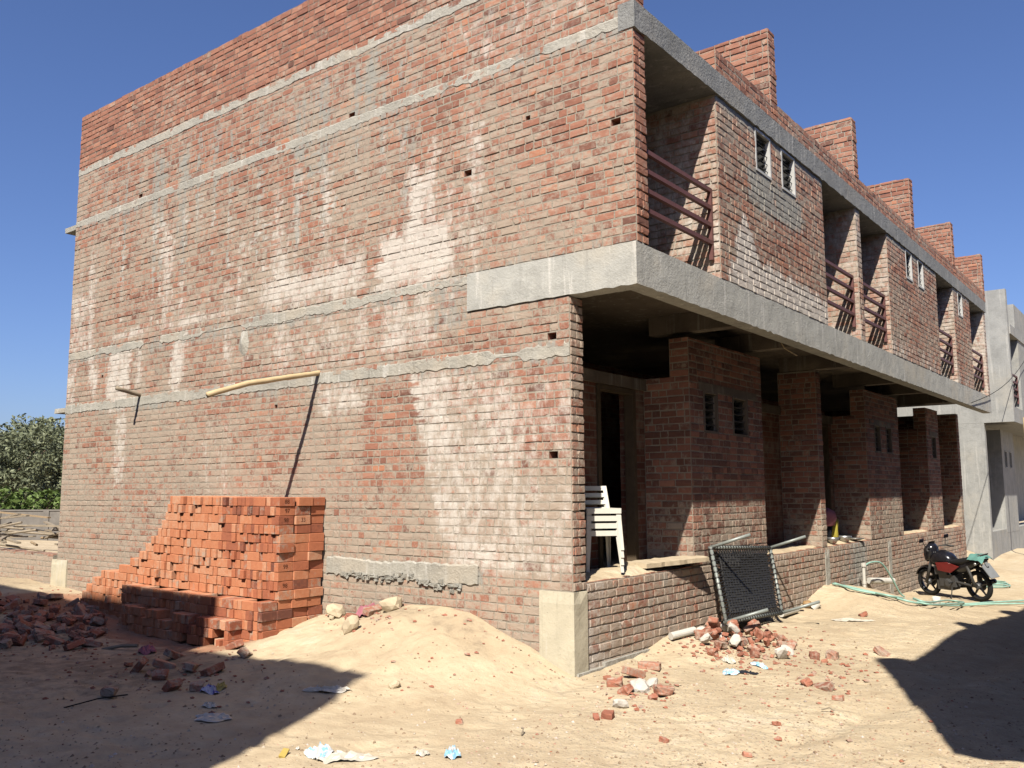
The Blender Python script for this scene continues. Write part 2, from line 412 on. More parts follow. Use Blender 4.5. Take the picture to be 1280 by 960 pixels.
# ================================================================== RED ROW HOUSE
OV, LX, YE = .8, -10.49, 18.3
house = thing('row_house', 'bare red brick row house with concrete bands, overhanging upper storey and roof fins', 'building')

def gable_sf(p):
    x, z = p.x, p.z
    e = 0
    st = .5 + .5 * nz(x * 4.3, 2.7, z * .35); st2 = .5 + .5 * nz(x * 9.7, 7.7, z * .22); st3 = .5 + .5 * nz(x * 1.1, 4.2, z * .5)
    e = max(e, .95 * bx(x, -2.36, -2.1, .08) * bx(z, 4.5, 5.75, .3))
    e = max(e, 1.05 * bx(x, -3.05 + .35 * (z - 4.3), -1.55, .3) * bx(z, 4.2, 5.0, .25))
    e = max(e, .82 * bx(x, -5.2, -2.8, .5) * bx(z, 4.25, 4.8, .25))
    e = max(e, .5 * bx(x, -2.0, -1.0, .3) * bx(z, 4.3, 5.2, .35))
    e = max(e, 1.0 * bx(x, -2.9, -1.8, .25) * bx(z, 3.42, 4.1, .12) * (.6 + .5 * nz(x * 3, z * 3, 4)))
    e = max(e, .5 * bx(x, -5.2, -3.0, .3) * bx(z, 3.35, 4.12, .12) * (.4 + st))
    left = lerp([(1.0, -1.5), (1.42, -1.78), (2.13, -2.02), (3.2, -2.28)], z)
    e = max(e, (.82 - .12 * (x - left)) * ss(left - .06, left + .06, x) * bx(z, .95, 3.18, .15) * (.82 + .35 * nz(x * 1.7, z * 1.7, 8)))
    e = max(e, .68 * bx(x, -3.9, -3.02, .1) * bx(z, 2.75, 3.2, .15))
    e = max(e, .98 * bx(x, -9.15, -8.45, .08) * bx(z, 3.1, 4.2, .12) * (.55 + .6 * st))
    e = max(e, .7 * bx(x, -8.85, -8.45, .1) * bx(z, 1.9, 3.2, .3))
    e = max(e, .85 * bx(x, -7.32, -7.02, .06) * bx(z, 3.2, 4.2, .15))
    e = max(e, .68 * bx(x, -10.5, -9.7, .15) * bx(z, 4.15, 5.3, .2) * (.6 + .5 * st))
    e = max(e, .85 * bx(x, -9.3, -5.4, .3) * bx(z, 4.3, 4.46, .05) * (.65 + .45 * nz(x * 1.1, 5)))
    e = max(e, .75 * bx(x, -10.5, -10.2, .05) * bx(z, 3.3, 4.1, .1))
    e = max(e, .5 * bx(x, -8, -5.3, .4) * bx(z, 4.3, 5.3, .5) * ss(.2, .7, st))
    e = max(e, .42 * bx(z, 5.2, 6.3, .3) * bx(x, -6.5, -3, 1) * ss(.45, .8, st))
    e = max(e, .45 * bx(x, -1.7, .3, .5) * bx(z, 6.6, 7.3, .25) * (.5 + st))
    e = max(e, .4 * bx(x, -1.9, 0., .2) * bx(z, 1.0, 1.8, .3))
    base = lerp([(.6, .8), (3.1, .7), (3.4, .62), (4.2, .58), (5.5, .58), (6.5, .52), (7.45, .46), (7.6, .2), (8.6, .16)], z)
    s = base + .34 * nz(x * .7, z * .8, 2) + .1 * nz(x * 3.3, z * .6, 6)
    s -= .04 * bx(x, -1.4, .9, .5) * bx(z, 4.3, 6.4, .3)
    s -= .3 * bx(x, -.9, .1, .3) * bx(z, 2.0, 3.1, .4)
    br = bx(x, -3.0, left - .02, .05) * bx(z, 1.9, 3.12, .1)
    e *= 1 - br; s -= .3 * br
    e *= 1 - bx(x, -3.02, -2.85, .03) * bx(z, 4.3, 5.0, .1)
    s = max(s, .95 * bx(x, -3.12, -2.86, .04) * bx(z, 6.5, 7.45, .05), .9 * bx(x, -7.3, -6.95, .05) * bx(z, 5.2, 7.3, .3) * (.5 + st))
    if 5.2 < z < 7.4 and x < -2.5: s += .4 * ss(.55, .85, .5 + .5 * nz(x * 7.3, 9.1, z * .25))
    e = max(e, .68 * ss(.45, .7, st) * (.4 + st3) * bx(z, 3.4, 6.2, .5) * bx(x, -10.5, -.8, .6))
    e = max(e, .6 * ss(.52, .72, st2) * bx(z, 4.3, 6.3, .4) * bx(x, -9.5, -2.2, .6), .55 * ss(.5, .75, st3) * bx(z, 1.5, 3.1, .4) * bx(x, -10, -5, .6) * st)
    e += .05 + .16 * nz(x * 1.5, z * 1.2, 12)
    t = .04 + .26 * nz(x * .8, 3, z * .8)
    for zb, hw in ((7.5, .1), (6.54, .16), (4.17, .2), (3.26, .19)): t = max(t, (.62 + .35 * nz(x * 2.1, zb, z * 2)) * math.exp(-((z - zb + .03) / hw) ** 2))
    t = max(t, .78 * ss(.54, .7, st2) * bx(z, 4.9, 7.4, .5) * bx(x, -10, -2, .8))
    t = max(t, .85 * bx(x, -3.7, -1.1, .15) * bx(z, .8, 1.06, .06) * (.8 + .4 * nz(x * 3, z * 4, 2)), .8 * bx(x, -3.1, -2.88, .04) * bx(z, 6.5, 7.45, .05), .6 * bx(x, -7.3, -6.95, .06) * bx(z, 5.2, 7.3, .4) * (.5 + st), .6 * bx(x, -1.9, -1.36, .08) * bx(z, 3.6, 4.3, .1), .55 * bx(x, -10.5, .8, .1) * bx(z, 6.6, 7.4, .3) * st3)
    return max(0, e), max(0, s), min(1, max(0, t))
HOLES = [(-8.376, 6.666), (-3.327, 6.64), (-1.363, 5.447), (.588, 5.462), (-.221, 3.383), (-.216, 2.149), (-.51, 5.844), (-10.06, 3.365), (-5.861, 3.351), (-4.712, 2.939), (-9.303, 3.754), (-6.9, 1.7)]
def build_gable():
    mb = MB(); dl, du = [], []
    for x, z in HOLES:
        k = round((z + .3) / CH - .5); zl = -.3 + k * CH
        w = .055 if (x, z) in HOLES[:6] else .03
        (dl if z < 3.81 else du).append((x - w, x + w, zl + .005, zl + (CH - .01 if w > .04 else .055), .14))
    O = V((0, 0, 0))
    z1 = -.3 + CH * 47
    wall_face(mb, O, X_, -Y_, LX, 0, -.3, z1, gable_sf, (), dl, 0, 1, (.0, .0055), .42, zc0=-.3)
    wall_face(mb, O, X_, -Y_, LX, OV, z1, 7.5, gable_sf, [(-1.35, OV, 3.0, 4.235)], du, 0, 1, (.0, .0075), .42)
    wall_face(mb, O, X_, -Y_, LX, OV, 7.5, 8.55, gable_sf, (), (), 2, 1, (.001, .009), .42)
    mb.box(LX, 0, .15, .23, -.3, 3.81); mb.box(LX, OV, .15, .23, 4.23, 8.53); mb.box(LX, -1.3, .15, .23, 3.8, 4.24)
    mb.box(LX, OV, .0045, .15, 8.49, 8.53)
    wall_face(mb, V((LX, 0, 0)), Y_, -X_, 0, .23, -.3, 8.53, sf_plain(.1, .4))
    wall_face(mb, O, Y_, X_, 0, .23, -.3, 3.81, sf_plain(.12, .62), prot=(.004, .016), hdr=.55)
    wall_face(mb, V((OV, 0, 0)), Y_, X_, 0, .23, 4.235, 8.53, sf_plain(.1, .25), prot=(.004, .016), hdr=.5)
    u = LX
    while u < OV - .05:
        L = RD.choice((.112, .228)); v = min(u + L, OV)
        if RD.random() > .03: mb.box(u + .005, v - .005, .0, .23, 8.5, 8.55 + RD.uniform(0, .012), 1, (RD.random(), 0, .2, .1), .003)
        u = v
    return mb.build('gable_wall', ['mortar', 'brick', 'mortar_dark'], house)
build_gable()

def band(x0, x1, zc, h, seed, amp=.035, y=-.0085, gaps=()):
    mb = MB(); n = int((x1 - x0) / .045); prev = None
    for i in range(n + 1):
        x = x0 + (x1 - x0) * i / n
        t = zc + h / 2 + amp * .35 * nz(x * 1.3, seed) + amp * .3 * nz(x * 14, seed)
        b = zc - h / 2 + amp * .55 * nz(x * 1.4, seed + 5) + amp * .35 * nz(x * 8, seed + 7) + amp * .4 * nz(x * 21, seed + 1)
        k = 1 - .75 * max([bx(x, a, c, .06) for a, c in gaps] + [0])
        t = zc + (t - zc) * k; b = zc + (b - zc) * k
        yy = y - .006 * nz(x * 5, seed + 2)
        if k < .6: yy = y * .7
        c = (.5, 0, 0, 0)
        row = [mb.vert((x, .0, t + .01), c), mb.vert((x, yy, t - .012), c), mb.vert((x, yy - .003 * nz(x * 8, seed), (t + b) / 2), c), mb.vert((x, yy - .002, b + .008), c), mb.vert((x, .0, b), c)]
        if prev:
            for q in range(4): mb.f.append([prev[q], row[q], row[q + 1], prev[q + 1]]); mb.m.append(0)
        prev = row
    return mb.build('concrete_band', 'band', house)
band(LX, .3, 7.5, .14, 1.3, .035); band(LX, .72, 6.54, .12, 4.1, .05, gaps=[(-1.7, -1.55), (-.7, -.3)])
band(LX + .02, -1.3, 4.17, .13, 7.7, .07, gaps=[(-8.1, -7.6), (-6.5, -5.5)]); band(LX, -.0, 3.26, .15, 11.9, .06, gaps=[(-1.0, -.62)])
band(-3.62, -1.2, .93, .2, 21., .09, y=-.018)

mb = MB()
for k in range(70):
    x = RD.uniform(-3.4, -1.45); z = .84 + .035 * nz(x * 2, 4) + RD.gauss(0, .025) - .05 * ss(-2.4, -1.5, x); w_ = RD.uniform(.012, .045); h_ = RD.uniform(.008, .02)
    mb.box(x - w_, x + w_, -.03, -.005, z - h_, z + h_, 0, (.3, 0, .8, .8), .012)
mb.build('mortar_crust', 'mortar', house)['kind'] = 'stuff'
# plaster dab on the gable
mb = MB(); c0 = mb.vert((-5.46, -.05, 3.9)); ring = []
for k in range(14):
    a = k / 14 * 6.283; rr = .16 + .05 * nz(k * 1.7, 3); ring.append(mb.vert((-5.46 + rr * .72 * math.cos(a), -.004, 3.9 + rr * 1.1 * math.sin(a))))
for k in range(14): mb.f.append([c0, ring[k], ring[(k + 1) % 14]]); mb.m.append(0)
mb.build('plaster_patch', 'band', house)

# corner beam + floor slab
def rough_beam(name, segs, mat):
    mb = MB()
    for (x0, x1, y0, y1, z0, z1) in segs:
        ln = 'y' if y1 - y0 > x1 - x0 else 'x'; n = max(2, int(max(y1 - y0, x1 - x0) / .09)); prev = None
        for i in range(n + 1):
            t = i / n; row = []
            for (a, b) in ((0, 0), (.5, 0), (1, 0), (1, .33), (1, .66), (1, 1), (0, 1)):
                if ln == 'y': p = V((x0 + (x1 - x0) * a, y0 + (y1 - y0) * t, z0 + (z1 - z0) * b))
                else: p = V((x0 + (x1 - x0) * t, y1 + (y0 - y1) * a, z0 + (z1 - z0) * b))
                if 0 < i < n:
                    low = .026 if b == 0 and a > .4 else .006
                    p += V((.004 * nz(p.x * 6, p.y * 6, p.z * 6), .004 * nz(p.y * 6, p.z * 6, p.x), low * nz(p.x * 9 + p.y * 9, a * 3, 2)))
                row.append(mb.vert(p))
            if prev:
                for q in range(7): mb.f.append([prev[q], row[q], row[(q + 1) % 7], prev[(q + 1) % 7]]); mb.m.append(0)
            else: mb.f.append(row[::-1]); mb.m.append(0)
            prev = row
        mb.f.append(prev); mb.m.append(0)
    return mb.build(name, mat, house)
rough_beam('floor_beam', [(-1.36, OV, -.02, .2, 3.81, 4.235), (.6, OV, .2, YE + .05, 3.81, 4.23)], 'conc')
rough_beam('roof_slab', [(-.3, OV + .03, .232, YE + .02, 6.44, 6.725), (.64, OV + .03, -.012, .232, 6.44, 6.725)], 'conc_rough')
mb = MB(); mb.box(LX + .25, -.302, .235, YE - .25, 6.47, 6.7); mb.box(LX + .25, .598, .232, YE - .23, 4.07, 4.2)
for y in (2.75, 4.75, 7.3, 10.1, 12.2, 14.8): mb.box(-.6, .598, y, y + .2, 3.83, 4.068)
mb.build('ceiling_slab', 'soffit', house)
for z in (6.5, 3.24):
    mb = MB(); mb.box(LX - .4, LX - .02, .0, 2.2, z - .02, z + .06, 0, (.5, 0, 0, 0), .006); mb.build('window_shade', 'band', house)

# upper storey walls
def upper_sf(p):
    y, z = p.y, p.z
    st = .5 + .5 * nz(y * 3.7, 1.1, z * .4)
    e = 0
    if y < 5.7:
        top = 4.5 + .75 * max(0, 1 - abs(y - 2.62) / .5) + .35 * bx(y, 2.9, 5.5, .4) * st
        e = 1.1 * ss(top + .1, top - .18, z) * ss(1.95, 2.3, y)
    else: e = (.62 if y < 12.9 else .5) * ss(4.95, 4.3, z) * (.5 + st)
    s = .52 + .28 * nz(y * .9, z * .9, 4) + .25 * bx(y, 2.9, 3.5, .2) * bx(z, 5.2, 5.9, .3)
    gc = .2 + .35 * nz(y * 1.3 + 4, 2, z * .8) + .6 * bx(y, 2.7, 4.7, .15) * bx(z, 5.35, 5.85, .1) + .7 * ss(6.25, 6.4, z)
    return e, max(0, s), gc
side_sf = sf_plain(.55, .6, .1)
ZF, ZC = 4.23, 6.44
UW = [(3.08, 3.58, 5.86, 6.42), (3.97, 4.47, 5.86, 6.42), (10.36, 10.82, 5.86, 6.42), (11.3, 11.72, 5.86, 6.42), (14.98, 15.45, 5.86, 6.42)]
def block(y0, y1, wins, name='front_wall'):
    mb = MB()
    bbox(mb, .57, OV, y0, y1, ZF, ZC, 'E', upper_sf, holesE=[w for w in UW if y0 < w[0] < y1], mm=0)
    wall_face(mb, V((0, y0 - .006, 0)), X_, -Y_, -.9, OV, ZF, ZC, side_sf, prot=(.004, .014))
    mb.box(-.9, .57, y0 + .005, y0 + .2, ZF, ZC); mb.box(-.9, .57, y1 - .2, y1, ZF, ZC)
    return mb.build(name, BMATS, house)
block(1.93, 5.62, 2); block(9.08, 12.84, 2); block(14.5, 16.3, 1)
mb = MB(); bbox(mb, -.9, OV, 7.25, 7.48, ZF, ZC, 'ES', side_sf); mb.build('cross_wall', BMATS, house)
mb = MB(); bbox(mb, -.9, OV, 18.05, YE, ZF, ZC, 'ES', side_sf); mb.build('end_wall', BMATS, house)
mb = MB()
for p, q, r, s_ in rects(.23, YE - .23, ZF, ZC, [(.7, 1.6, 4.23, 6.1), (5.9, 6.9, 4.23, 6.1), (7.9, 8.8, 4.23, 6.1), (13.2, 14.2, 4.23, 6.1), (16.7, 17.6, 4.23, 6.1)]):
    mb.box(-1.13, -.902, p, q, r, s_)
mb.build('balcony_wall', 'brick_flat', house)

def louvre_window(xf, y0, y1, z0, z1, blades, light, parent, depth=.22):
    mb = MB(); t = .028; p = .012
    for a, b, c, d in ((y0 - .004, y0 + t, z0 - .004, z1 + .003), (y1 - t, y1 + .004, z0 - .004, z1 + .003), (y0 + t, y1 - t, z0 - .004, z0 + t), (y0 + t, y1 - t, z1 - t, z1 + .003)):
        mb.box(xf - depth, xf + p, a, b, c, d, 0, (.5, 0, 0, 0), .0015)
    fr = mb.build('window', light, parent)
    n = blades
    for k in range(n):
        zc = z0 + t + (z1 - z0 - 2 * t) * (k + .5) / n
        mb = MB(); tilt = math.radians(RD.uniform(25, 55))
        mb.obox(V((xf - .09, (y0 + y1) / 2, zc)), V((0, (y1 - y0) / 2 - t - .012, 0)), V((math.cos(tilt), 0, math.sin(tilt))) * .045, V((-math.sin(tilt), 0, math.cos(tilt))) * .0025)
        mb.build('louvre_blade', 'glass', fr)
    mb = MB()
    for k in range(n):
        zc = z0 + t + (z1 - z0 - 2 * t) * (k + .5) / n
        mb.box(xf - .12, xf - .05, y1 - t - .02, y1 - t - .002, zc - .03, zc + .025, 0, (.5, 0, 0, 0), .008)
        mb.tube([(xf - .03, y0 + t, zc + .03), (xf - .03, y1 - t, zc + .03)], .006, 5)
    mb.build('louvre_clips', 'dark_iron', fr)
for w in UW: louvre_window(OV, *w, 5, 'white_paint', house)

def railing(y0, y1, parent, x=.71, z0=4.45):
    mb = MB(); s = .0235
    for k in range(4):
        z = z0 + .2 + .208 * k; mb.box(x - s, x + s, y0, y1 - .02, z - s, z + s)
    mb.box(x - s, x + s, y1 - .06, y1 - .02, z0, z0 + .182)
    for k in range(3):
        z = z0 + .2 + .208 * k; mb.box(x - s, x + s, y1 - .06, y1 - .02, z + s, z + .208 - s)
    mb.build('railing', 'iron', parent)
for a, b in ((.24, 1.925), (5.625, 7.245), (7.485, 9.075), (12.845, 14.495), (16.305, 18.045)): railing(a, b, house)

# roof parapet and fins
mb = MB()
bbox(mb, .58, .815, 1.93, YE, 6.727, 6.727 + CH * 3, 'EST', sf_plain(.0, .3, .1)); bbox(mb, -3.0, .575, 1.93, 2.16, 6.72, 6.72 + CH * 3, 'ST', sf_plain(0, .3, .1))
mb.build('low_parapet', BMATS, house)
for y in (3.65, 7.27, 10.95, 14.66, 18.2):
    mb = MB(); bbox(mb, -.75, .81, y, y + .23, 6.728, 6.728 + CH * 14.6, 'EST', sf_plain(0.02, .22, .15), prot=(.004, .016)); mb.build('roof_fin', BMATS, house)

# ground storey
def low_sf(p): return max(0, .1 + .2 * nz(p.y * 1.5, p.z * 1.5, 3)), max(0, .12 + .25 * nz(p.x + p.y, p.z, 9) + .55 * ss(2.0, 1.3, p.z + .3 * nz(p.y * 2, p.x))), .15 + .3 * nz(p.y * 1.2, p.z, 1)  # splash-dusty base, kept paler below the beam's shadow line: porch shade put into colour
def plinth_sf(p):
    e = .25 + .35 * nz(p.y * 1.2, p.z * 2, 3) + .25 * ss(1.6, .3, p.y)
    return max(0, e), max(0, .72 + .3 * nz(p.y, p.z, 5) + .3 * ss(.3, .0, p.z)), .25 + .4 * nz(p.y * .9, p.z * 1.4, 15) + .5 * bx(p.y, 8.0, 9.6, .3)
ZP = .9; ZL = 3.81
mb = MB(); bbox(mb, -.23, 0, .232, 18.3, -.5, ZP, 'ET', plinth_sf, prot=(.002, .013), hdr=.3, tophdr=True); mb.build('plinth_wall', BMATS, house)
mb = MB()
nx, ny = 14, 150
gi = []
for i in range(nx + 1):
    row = []
    for j in range(ny + 1):
        x = -2.2 + 2.19 * i / nx; y = .235 + (YE - .5) * j / ny
        z = ZP + .012 + .02 * nz(x * 4, y * 4, 1) + (.035 * bx(y, .4, 2.4, .3) + .02) * bx(x, -.5, -.05, .12) * (1 + nz(x * 3, y * 2, 7)) - .03 * ss(-.06, 0, x)
        row.append(mb.vert((x, y, z), (.1, .1, .2, 0)))
    gi.append(row)
for i in range(nx):
    for j in range(ny): mb.f.append([gi[i][j], gi[i + 1][j], gi[i + 1][j + 1], gi[i][j + 1]]); mb.m.append(0)
mb.box(LX + .2, -2.2, .24, YE - .25, .6, ZP)
mb.build('veranda_floor', 'sand', house, True)
LW = [(3.03, 3.45, 2.56, 3.1), (3.92, 4.42, 2.56, 3.1), (10.55, 10.95, 2.56, 3.1), (11.35, 11.75, 2.56, 3.1), (15.2, 15.6, 2.56, 3.1)]
RSH[0] = -.3  # same brick shifted darker: porch shade put into the colour
for y0, y1 in ((2.65, 4.95), (10.0, 12.3), (14.75, 15.95)):
    mb = MB()
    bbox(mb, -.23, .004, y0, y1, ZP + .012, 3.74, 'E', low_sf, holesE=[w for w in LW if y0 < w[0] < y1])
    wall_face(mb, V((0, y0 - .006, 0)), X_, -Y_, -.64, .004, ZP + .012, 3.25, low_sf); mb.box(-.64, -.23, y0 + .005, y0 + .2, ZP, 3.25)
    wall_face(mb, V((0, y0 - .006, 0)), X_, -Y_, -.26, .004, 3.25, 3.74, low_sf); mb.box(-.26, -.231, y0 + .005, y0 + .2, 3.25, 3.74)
    mb.box(-.64, -.23, y1 - .2, y1 - .002, ZP, 3.25)
    mb.build('front_wall', BMATS, house)
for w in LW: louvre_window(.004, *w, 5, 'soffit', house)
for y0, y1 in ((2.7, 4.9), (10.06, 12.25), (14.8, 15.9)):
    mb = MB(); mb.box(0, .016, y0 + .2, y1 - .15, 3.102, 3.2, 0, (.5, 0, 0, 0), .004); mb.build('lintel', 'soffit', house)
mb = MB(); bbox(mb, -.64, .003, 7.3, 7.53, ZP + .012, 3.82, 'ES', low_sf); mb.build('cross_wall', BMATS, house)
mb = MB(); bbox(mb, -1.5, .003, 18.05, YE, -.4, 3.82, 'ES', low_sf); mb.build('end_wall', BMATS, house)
mb = MB()
doors = [(1.5, 2.4), (5.2, 6.1), (8.9, 9.75), (12.6, 13.5), (16.7, 17.6)]
for p, q, r, s_ in rects(.23, YE - .25, ZP, 3.25, [(a, b, ZP, 3.08) for a, b in doors]): mb.box(-.86, -.645, p, q, r, s_, 0)
mb.build('veranda_wall', 'brick_flat', house)
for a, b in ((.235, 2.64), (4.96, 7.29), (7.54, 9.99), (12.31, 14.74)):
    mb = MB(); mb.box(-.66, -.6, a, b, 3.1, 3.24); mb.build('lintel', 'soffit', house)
for a, b in doors:
    mb = MB()
    for y in (a, b - .07): mb.box(-.75, -.62, y, y + .07, ZP, 3.03)
    mb.box(-.75, -.62, a + .0, b, 3.03, 3.09); mb.build('door_frame', 'dark_wood', house)
RSH[0] = 0
# rear, party walls keep the inside dark
mb = MB(); mb.box(LX, LX + .23, .232, YE, -.4, 6.5); mb.box(LX + .23, -1.5, YE - .23, YE, -.4, 6.5); mb.box(-3.6, -3.4, .232, YE - .25, .6, 6.44)
mb.build('rear_wall', 'brick_flat', house)

def plaster_block(name, x0, x1, y0, y1, z0, z1, mat, top=.0, parent=house):
    mb = MB(); n = 10
    ring = []
    for k in range(n + 1):
        z = z0 + (z1 - z0) * k / n; f = .012 * nz(z * 3, x0) - (.02 * ss(.93, 1, k / n))
        ring.append([mb.vert((x0, y1, z)), mb.vert((x0, y0 - f * .3, z)), mb.vert((x0 + (x1 - x0) * .5, y0 - f, z + .01 * nz(k, 5))), mb.vert((x1 + f * .3, y0 - f * .5, z)), mb.vert((x1 + f, (y0 + y1) / 2, z)), mb.vert((x1, y1, z))])
    for A, B in zip(ring, ring[1:]):
        for q in range(5): mb.f.append([A[q], A[q + 1], B[q + 1], B[q]]); mb.m.append(0)
    mb.f.append(ring[-1]); mb.m.append(0)
    return mb.build(name, mat, parent)
plaster_block('corner_column', -.39, .03, -.03, .215, -.3, .83, 'pale')
plaster_block('corner_column', -10.62, -10.1, -.03, .2, -.1, .72, 'pale')
plaster_block('plinth_column', -.1, .022, 7.36, 7.56, -.4, .86, 'band'); plaster_block('plinth_column', -.1, .022, 11.05, 11.25, -.5, .86, 'band')
mb = MB(); mb.box(-.4, .045, .0, .5, -.3, .06, 0, (.5, 0, 0, 0), .01); mb.box(-.1, .035, .5, 1.9, -.3, .09, 0, (.5, 0, 0, 0), .012); mb.build('plinth_footing', 'band', house)

# ================================================================== GREY PLASTERED ROW
grey = thing('plastered_house', 'grey plastered two storey row house with overhang beyond the red brick row', 'building')
Y2 = 21.9
def gbx(name, boxes, mat='greyplaster'):
    mb = MB()
    for b in boxes: mb.box(*b, 0, (.5, 0, 0, 0), .003)
    return mb.build(name, mat, grey)
gbx('gable_wall', [(-9, 0, Y2, Y2 + .23, -.8, 3.81), (-9, .8, Y2 - .004, Y2 + .23, 3.81, 7.75)])
gbx('floor_beam', [(.6, .8, Y2 + .23, 40, 3.81, 4.25)]); gbx('roof_slab', [(-9, .83, Y2 + .23, 40, 6.44, 6.72), (-9, .6, Y2 + .23, 40, 4.07, 4.25)])
gbx('parapet', [(.6, .81, Y2 + 1.3, 40, 6.722, 7.5)])
FW = [(25.1, 25.5, 5.8, 6.3)]
for y0, y1 in ((23.6, 27.2), (30.9, 34.4)):
    mb = MB()
    for p, q, r, s_ in rects(y0, y1, 4.25, 6.44, FW): mb.box(.57, .8, p, q, r, s_)
    mb.box(-.9, .57, y0, y0 + .2, 4.25, 6.44)
    mb.build('front_wall', 'greyplaster', grey)
gbx('balcony_wall', [(-1.1, -.9, Y2 + .23, 40, .6, 6.44)])
mb = MB()
GW = [(25.0, 25.4, 2.55, 3.1), (25.9, 26.3, 2.55, 3.1)]
for p, q, r, s_ in rects(24.55, 26.9, .5, 3.75, GW): mb.box(-.23, .004, p, q, r, s_)
mb.box(-.9, -.23, 24.55, 24.75, .5, 3.75)
mb.build('front_wall', 'greyplaster', grey)
for w in GW: louvre_window(.004, *w, 5, 'greyplaster', grey)
louvre_window(.8, *FW[0], 4, 'white_paint', grey)
gbx('plinth_wall', [(-.23, 0, Y2 + .235, 40, -.7, .62)], 'greyplaster')
railing(Y2 + .24, 23.59, grey)
mb = MB(); mb.tube([(.9, 23.2, -.3), (.88, 23.1, 4.0)], .03, 8); p_ = mb.build('leaning_pole', 'bamboo'); tag(p_, 'thin brown pole standing in front of the grey plastered house', 'pole')

# ================================================================== ROWS OUTSIDE THE FRAME (they cast the street's shadows)
opp = thing('row_house', 'brick row house with overhanging upper storey on the right side of the street', 'building')
def bmesh_boxes(name, boxes, parent, mat='brick_flat'):
    mb = MB()
    for b in boxes: mb.box(*b)
    return mb.build(name, mat, parent)
XR, YR = 4.86, -3.6
bmesh_boxes('gable_wall', [(XR + .8, 14, YR, YR + .23, -.4, 3.81), (XR, 14, YR, YR + .23, 4.23, 7.73)], opp)
bmesh_boxes('floor_beam', [(XR, 14, YR - .02, YR + .24, 3.81, 4.228), (XR, XR + .2, YR + .24, 16, 3.81, 4.228)], opp, 'conc')
bmesh_boxes('roof_slab', [(XR - .03, 14, YR + .235, 16, 6.45, 6.72), (XR + .22, 14, YR + .25, 16, 4.05, 4.2)], opp, 'conc_rough')
bmesh_boxes('front_wall', [(XR, XR + .23, YR + 1.9, YR + 5.6, 4.232, 6.448), (XR, XR + .23, YR + 9, YR + 12.8, 4.232, 6.448), (XR + 1.0, XR + 1.2, YR + .24, 16, -.4, 4.0), (XR + 1.3, XR + 1.5, YR + .24, 16, 4.232, 6.448)], opp)
bmesh_boxes('roof_fin', [(XR, XR + 2.2, .1, .35, 6.723, 7.5), (XR, XR + 2.2, 3.8, 4.05, 6.723, 7.5), (XR, XR + 2.2, 7.5, 7.75, 6.723, 7.5)], opp)
opl = thing('apartment_block', 'brick block behind the photographer across the side street', 'building')
bmesh_boxes('wall', [(-22, -.95, -20, -9.05, -.4, 10.15), (-.945, 1.97, -20, -9.05, -.4, 9.06)], opl)
bmesh_boxes('roof', [(-22.1, -.95, -20, -9.0, 10.155, 10.25), (-.94, 2.0, -20, -9.0, 9.065, 9.1)], opl, 'conc_rough')

# ================================================================== GROUND
def axis(lo, hi, st, far):
    a = [lo + (hi - lo) * i / round((hi - lo) / st) for i in range(round((hi - lo) / st) + 1)]
    d = st; x = hi; y = lo; A, B = [], []
    while x < far: d *= 1.25; x += d; y -= d; A.append(x); B.append(y)
    return B[::-1] + a + A
def build_ground():
    xs, ys = axis(-13, 6.5, .052, 500), axis(-6, 12, .052, 500)
    vs, cs, fs = [], [], []
    for y in ys:
        for x in xs:
            z = ground(x, y) if abs(x) < 60 and abs(y) < 60 else -.3 * 0
            vs.append((x, y, z))
            red = .75 * bx(x, -9.5, -3.6, .6) * bx(y, -1.6, .1, .3) + .35 * bx(x, -12, -8.5, .8) * bx(y, -2.2, -.5, .4)
            dark_sand = .55 * bx(x, -14, -3, .8) * bx(y, -7, -1.2, .6) + .5 * bx(x, -2.7, -1, .3) * bx(y, -.5, 0, .15) + .4 * bx(x, -1.1, .4, .3) * bx(y, -.7, -.05, .25) + .3 * bx(x, -.6, 1.4, .4) * bx(y, -1.5, -.6, .3) * (.5 + nz(x * 2, y * 2, 4)) + .4 * max(0, nz(x * .6, y * .6, 30)) + .35 * bx(x, 0, 2.2, .3) * bx(y, 9.5, 13, .8)  # darker brown sand: left street area, random blotches, damp patches at the heap
            dark_sand += .35 * bx(x, .1, 1.2, .2) * bx(y, 5.2, 6.6, .4)
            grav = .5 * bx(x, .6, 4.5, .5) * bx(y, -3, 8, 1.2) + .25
            if x < -9.5 and -.9 < y < .2: dark_sand += .4
            cs += [min(1, red), min(1, dark_sand), grav, 0]
    nx = len(xs)
    for j in range(len(ys) - 1):
        for i in range(nx - 1): fs.append((j * nx + i, j * nx + i + 1, j * nx + nx + i + 1, j * nx + nx + i))
    me = bpy.data.meshes.new('ground'); me.from_pydata(vs, [], fs); me.materials.append(M['sand'])
    me.polygons.foreach_set('use_smooth', [True] * len(fs))
    at = me.attributes.new('bv', 'FLOAT_COLOR', 'POINT'); at.data.foreach_set('color', cs)
    o = bpy.data.objects.new('ground', me); col.objects.link(o); o['kind'] = 'structure'
build_ground()

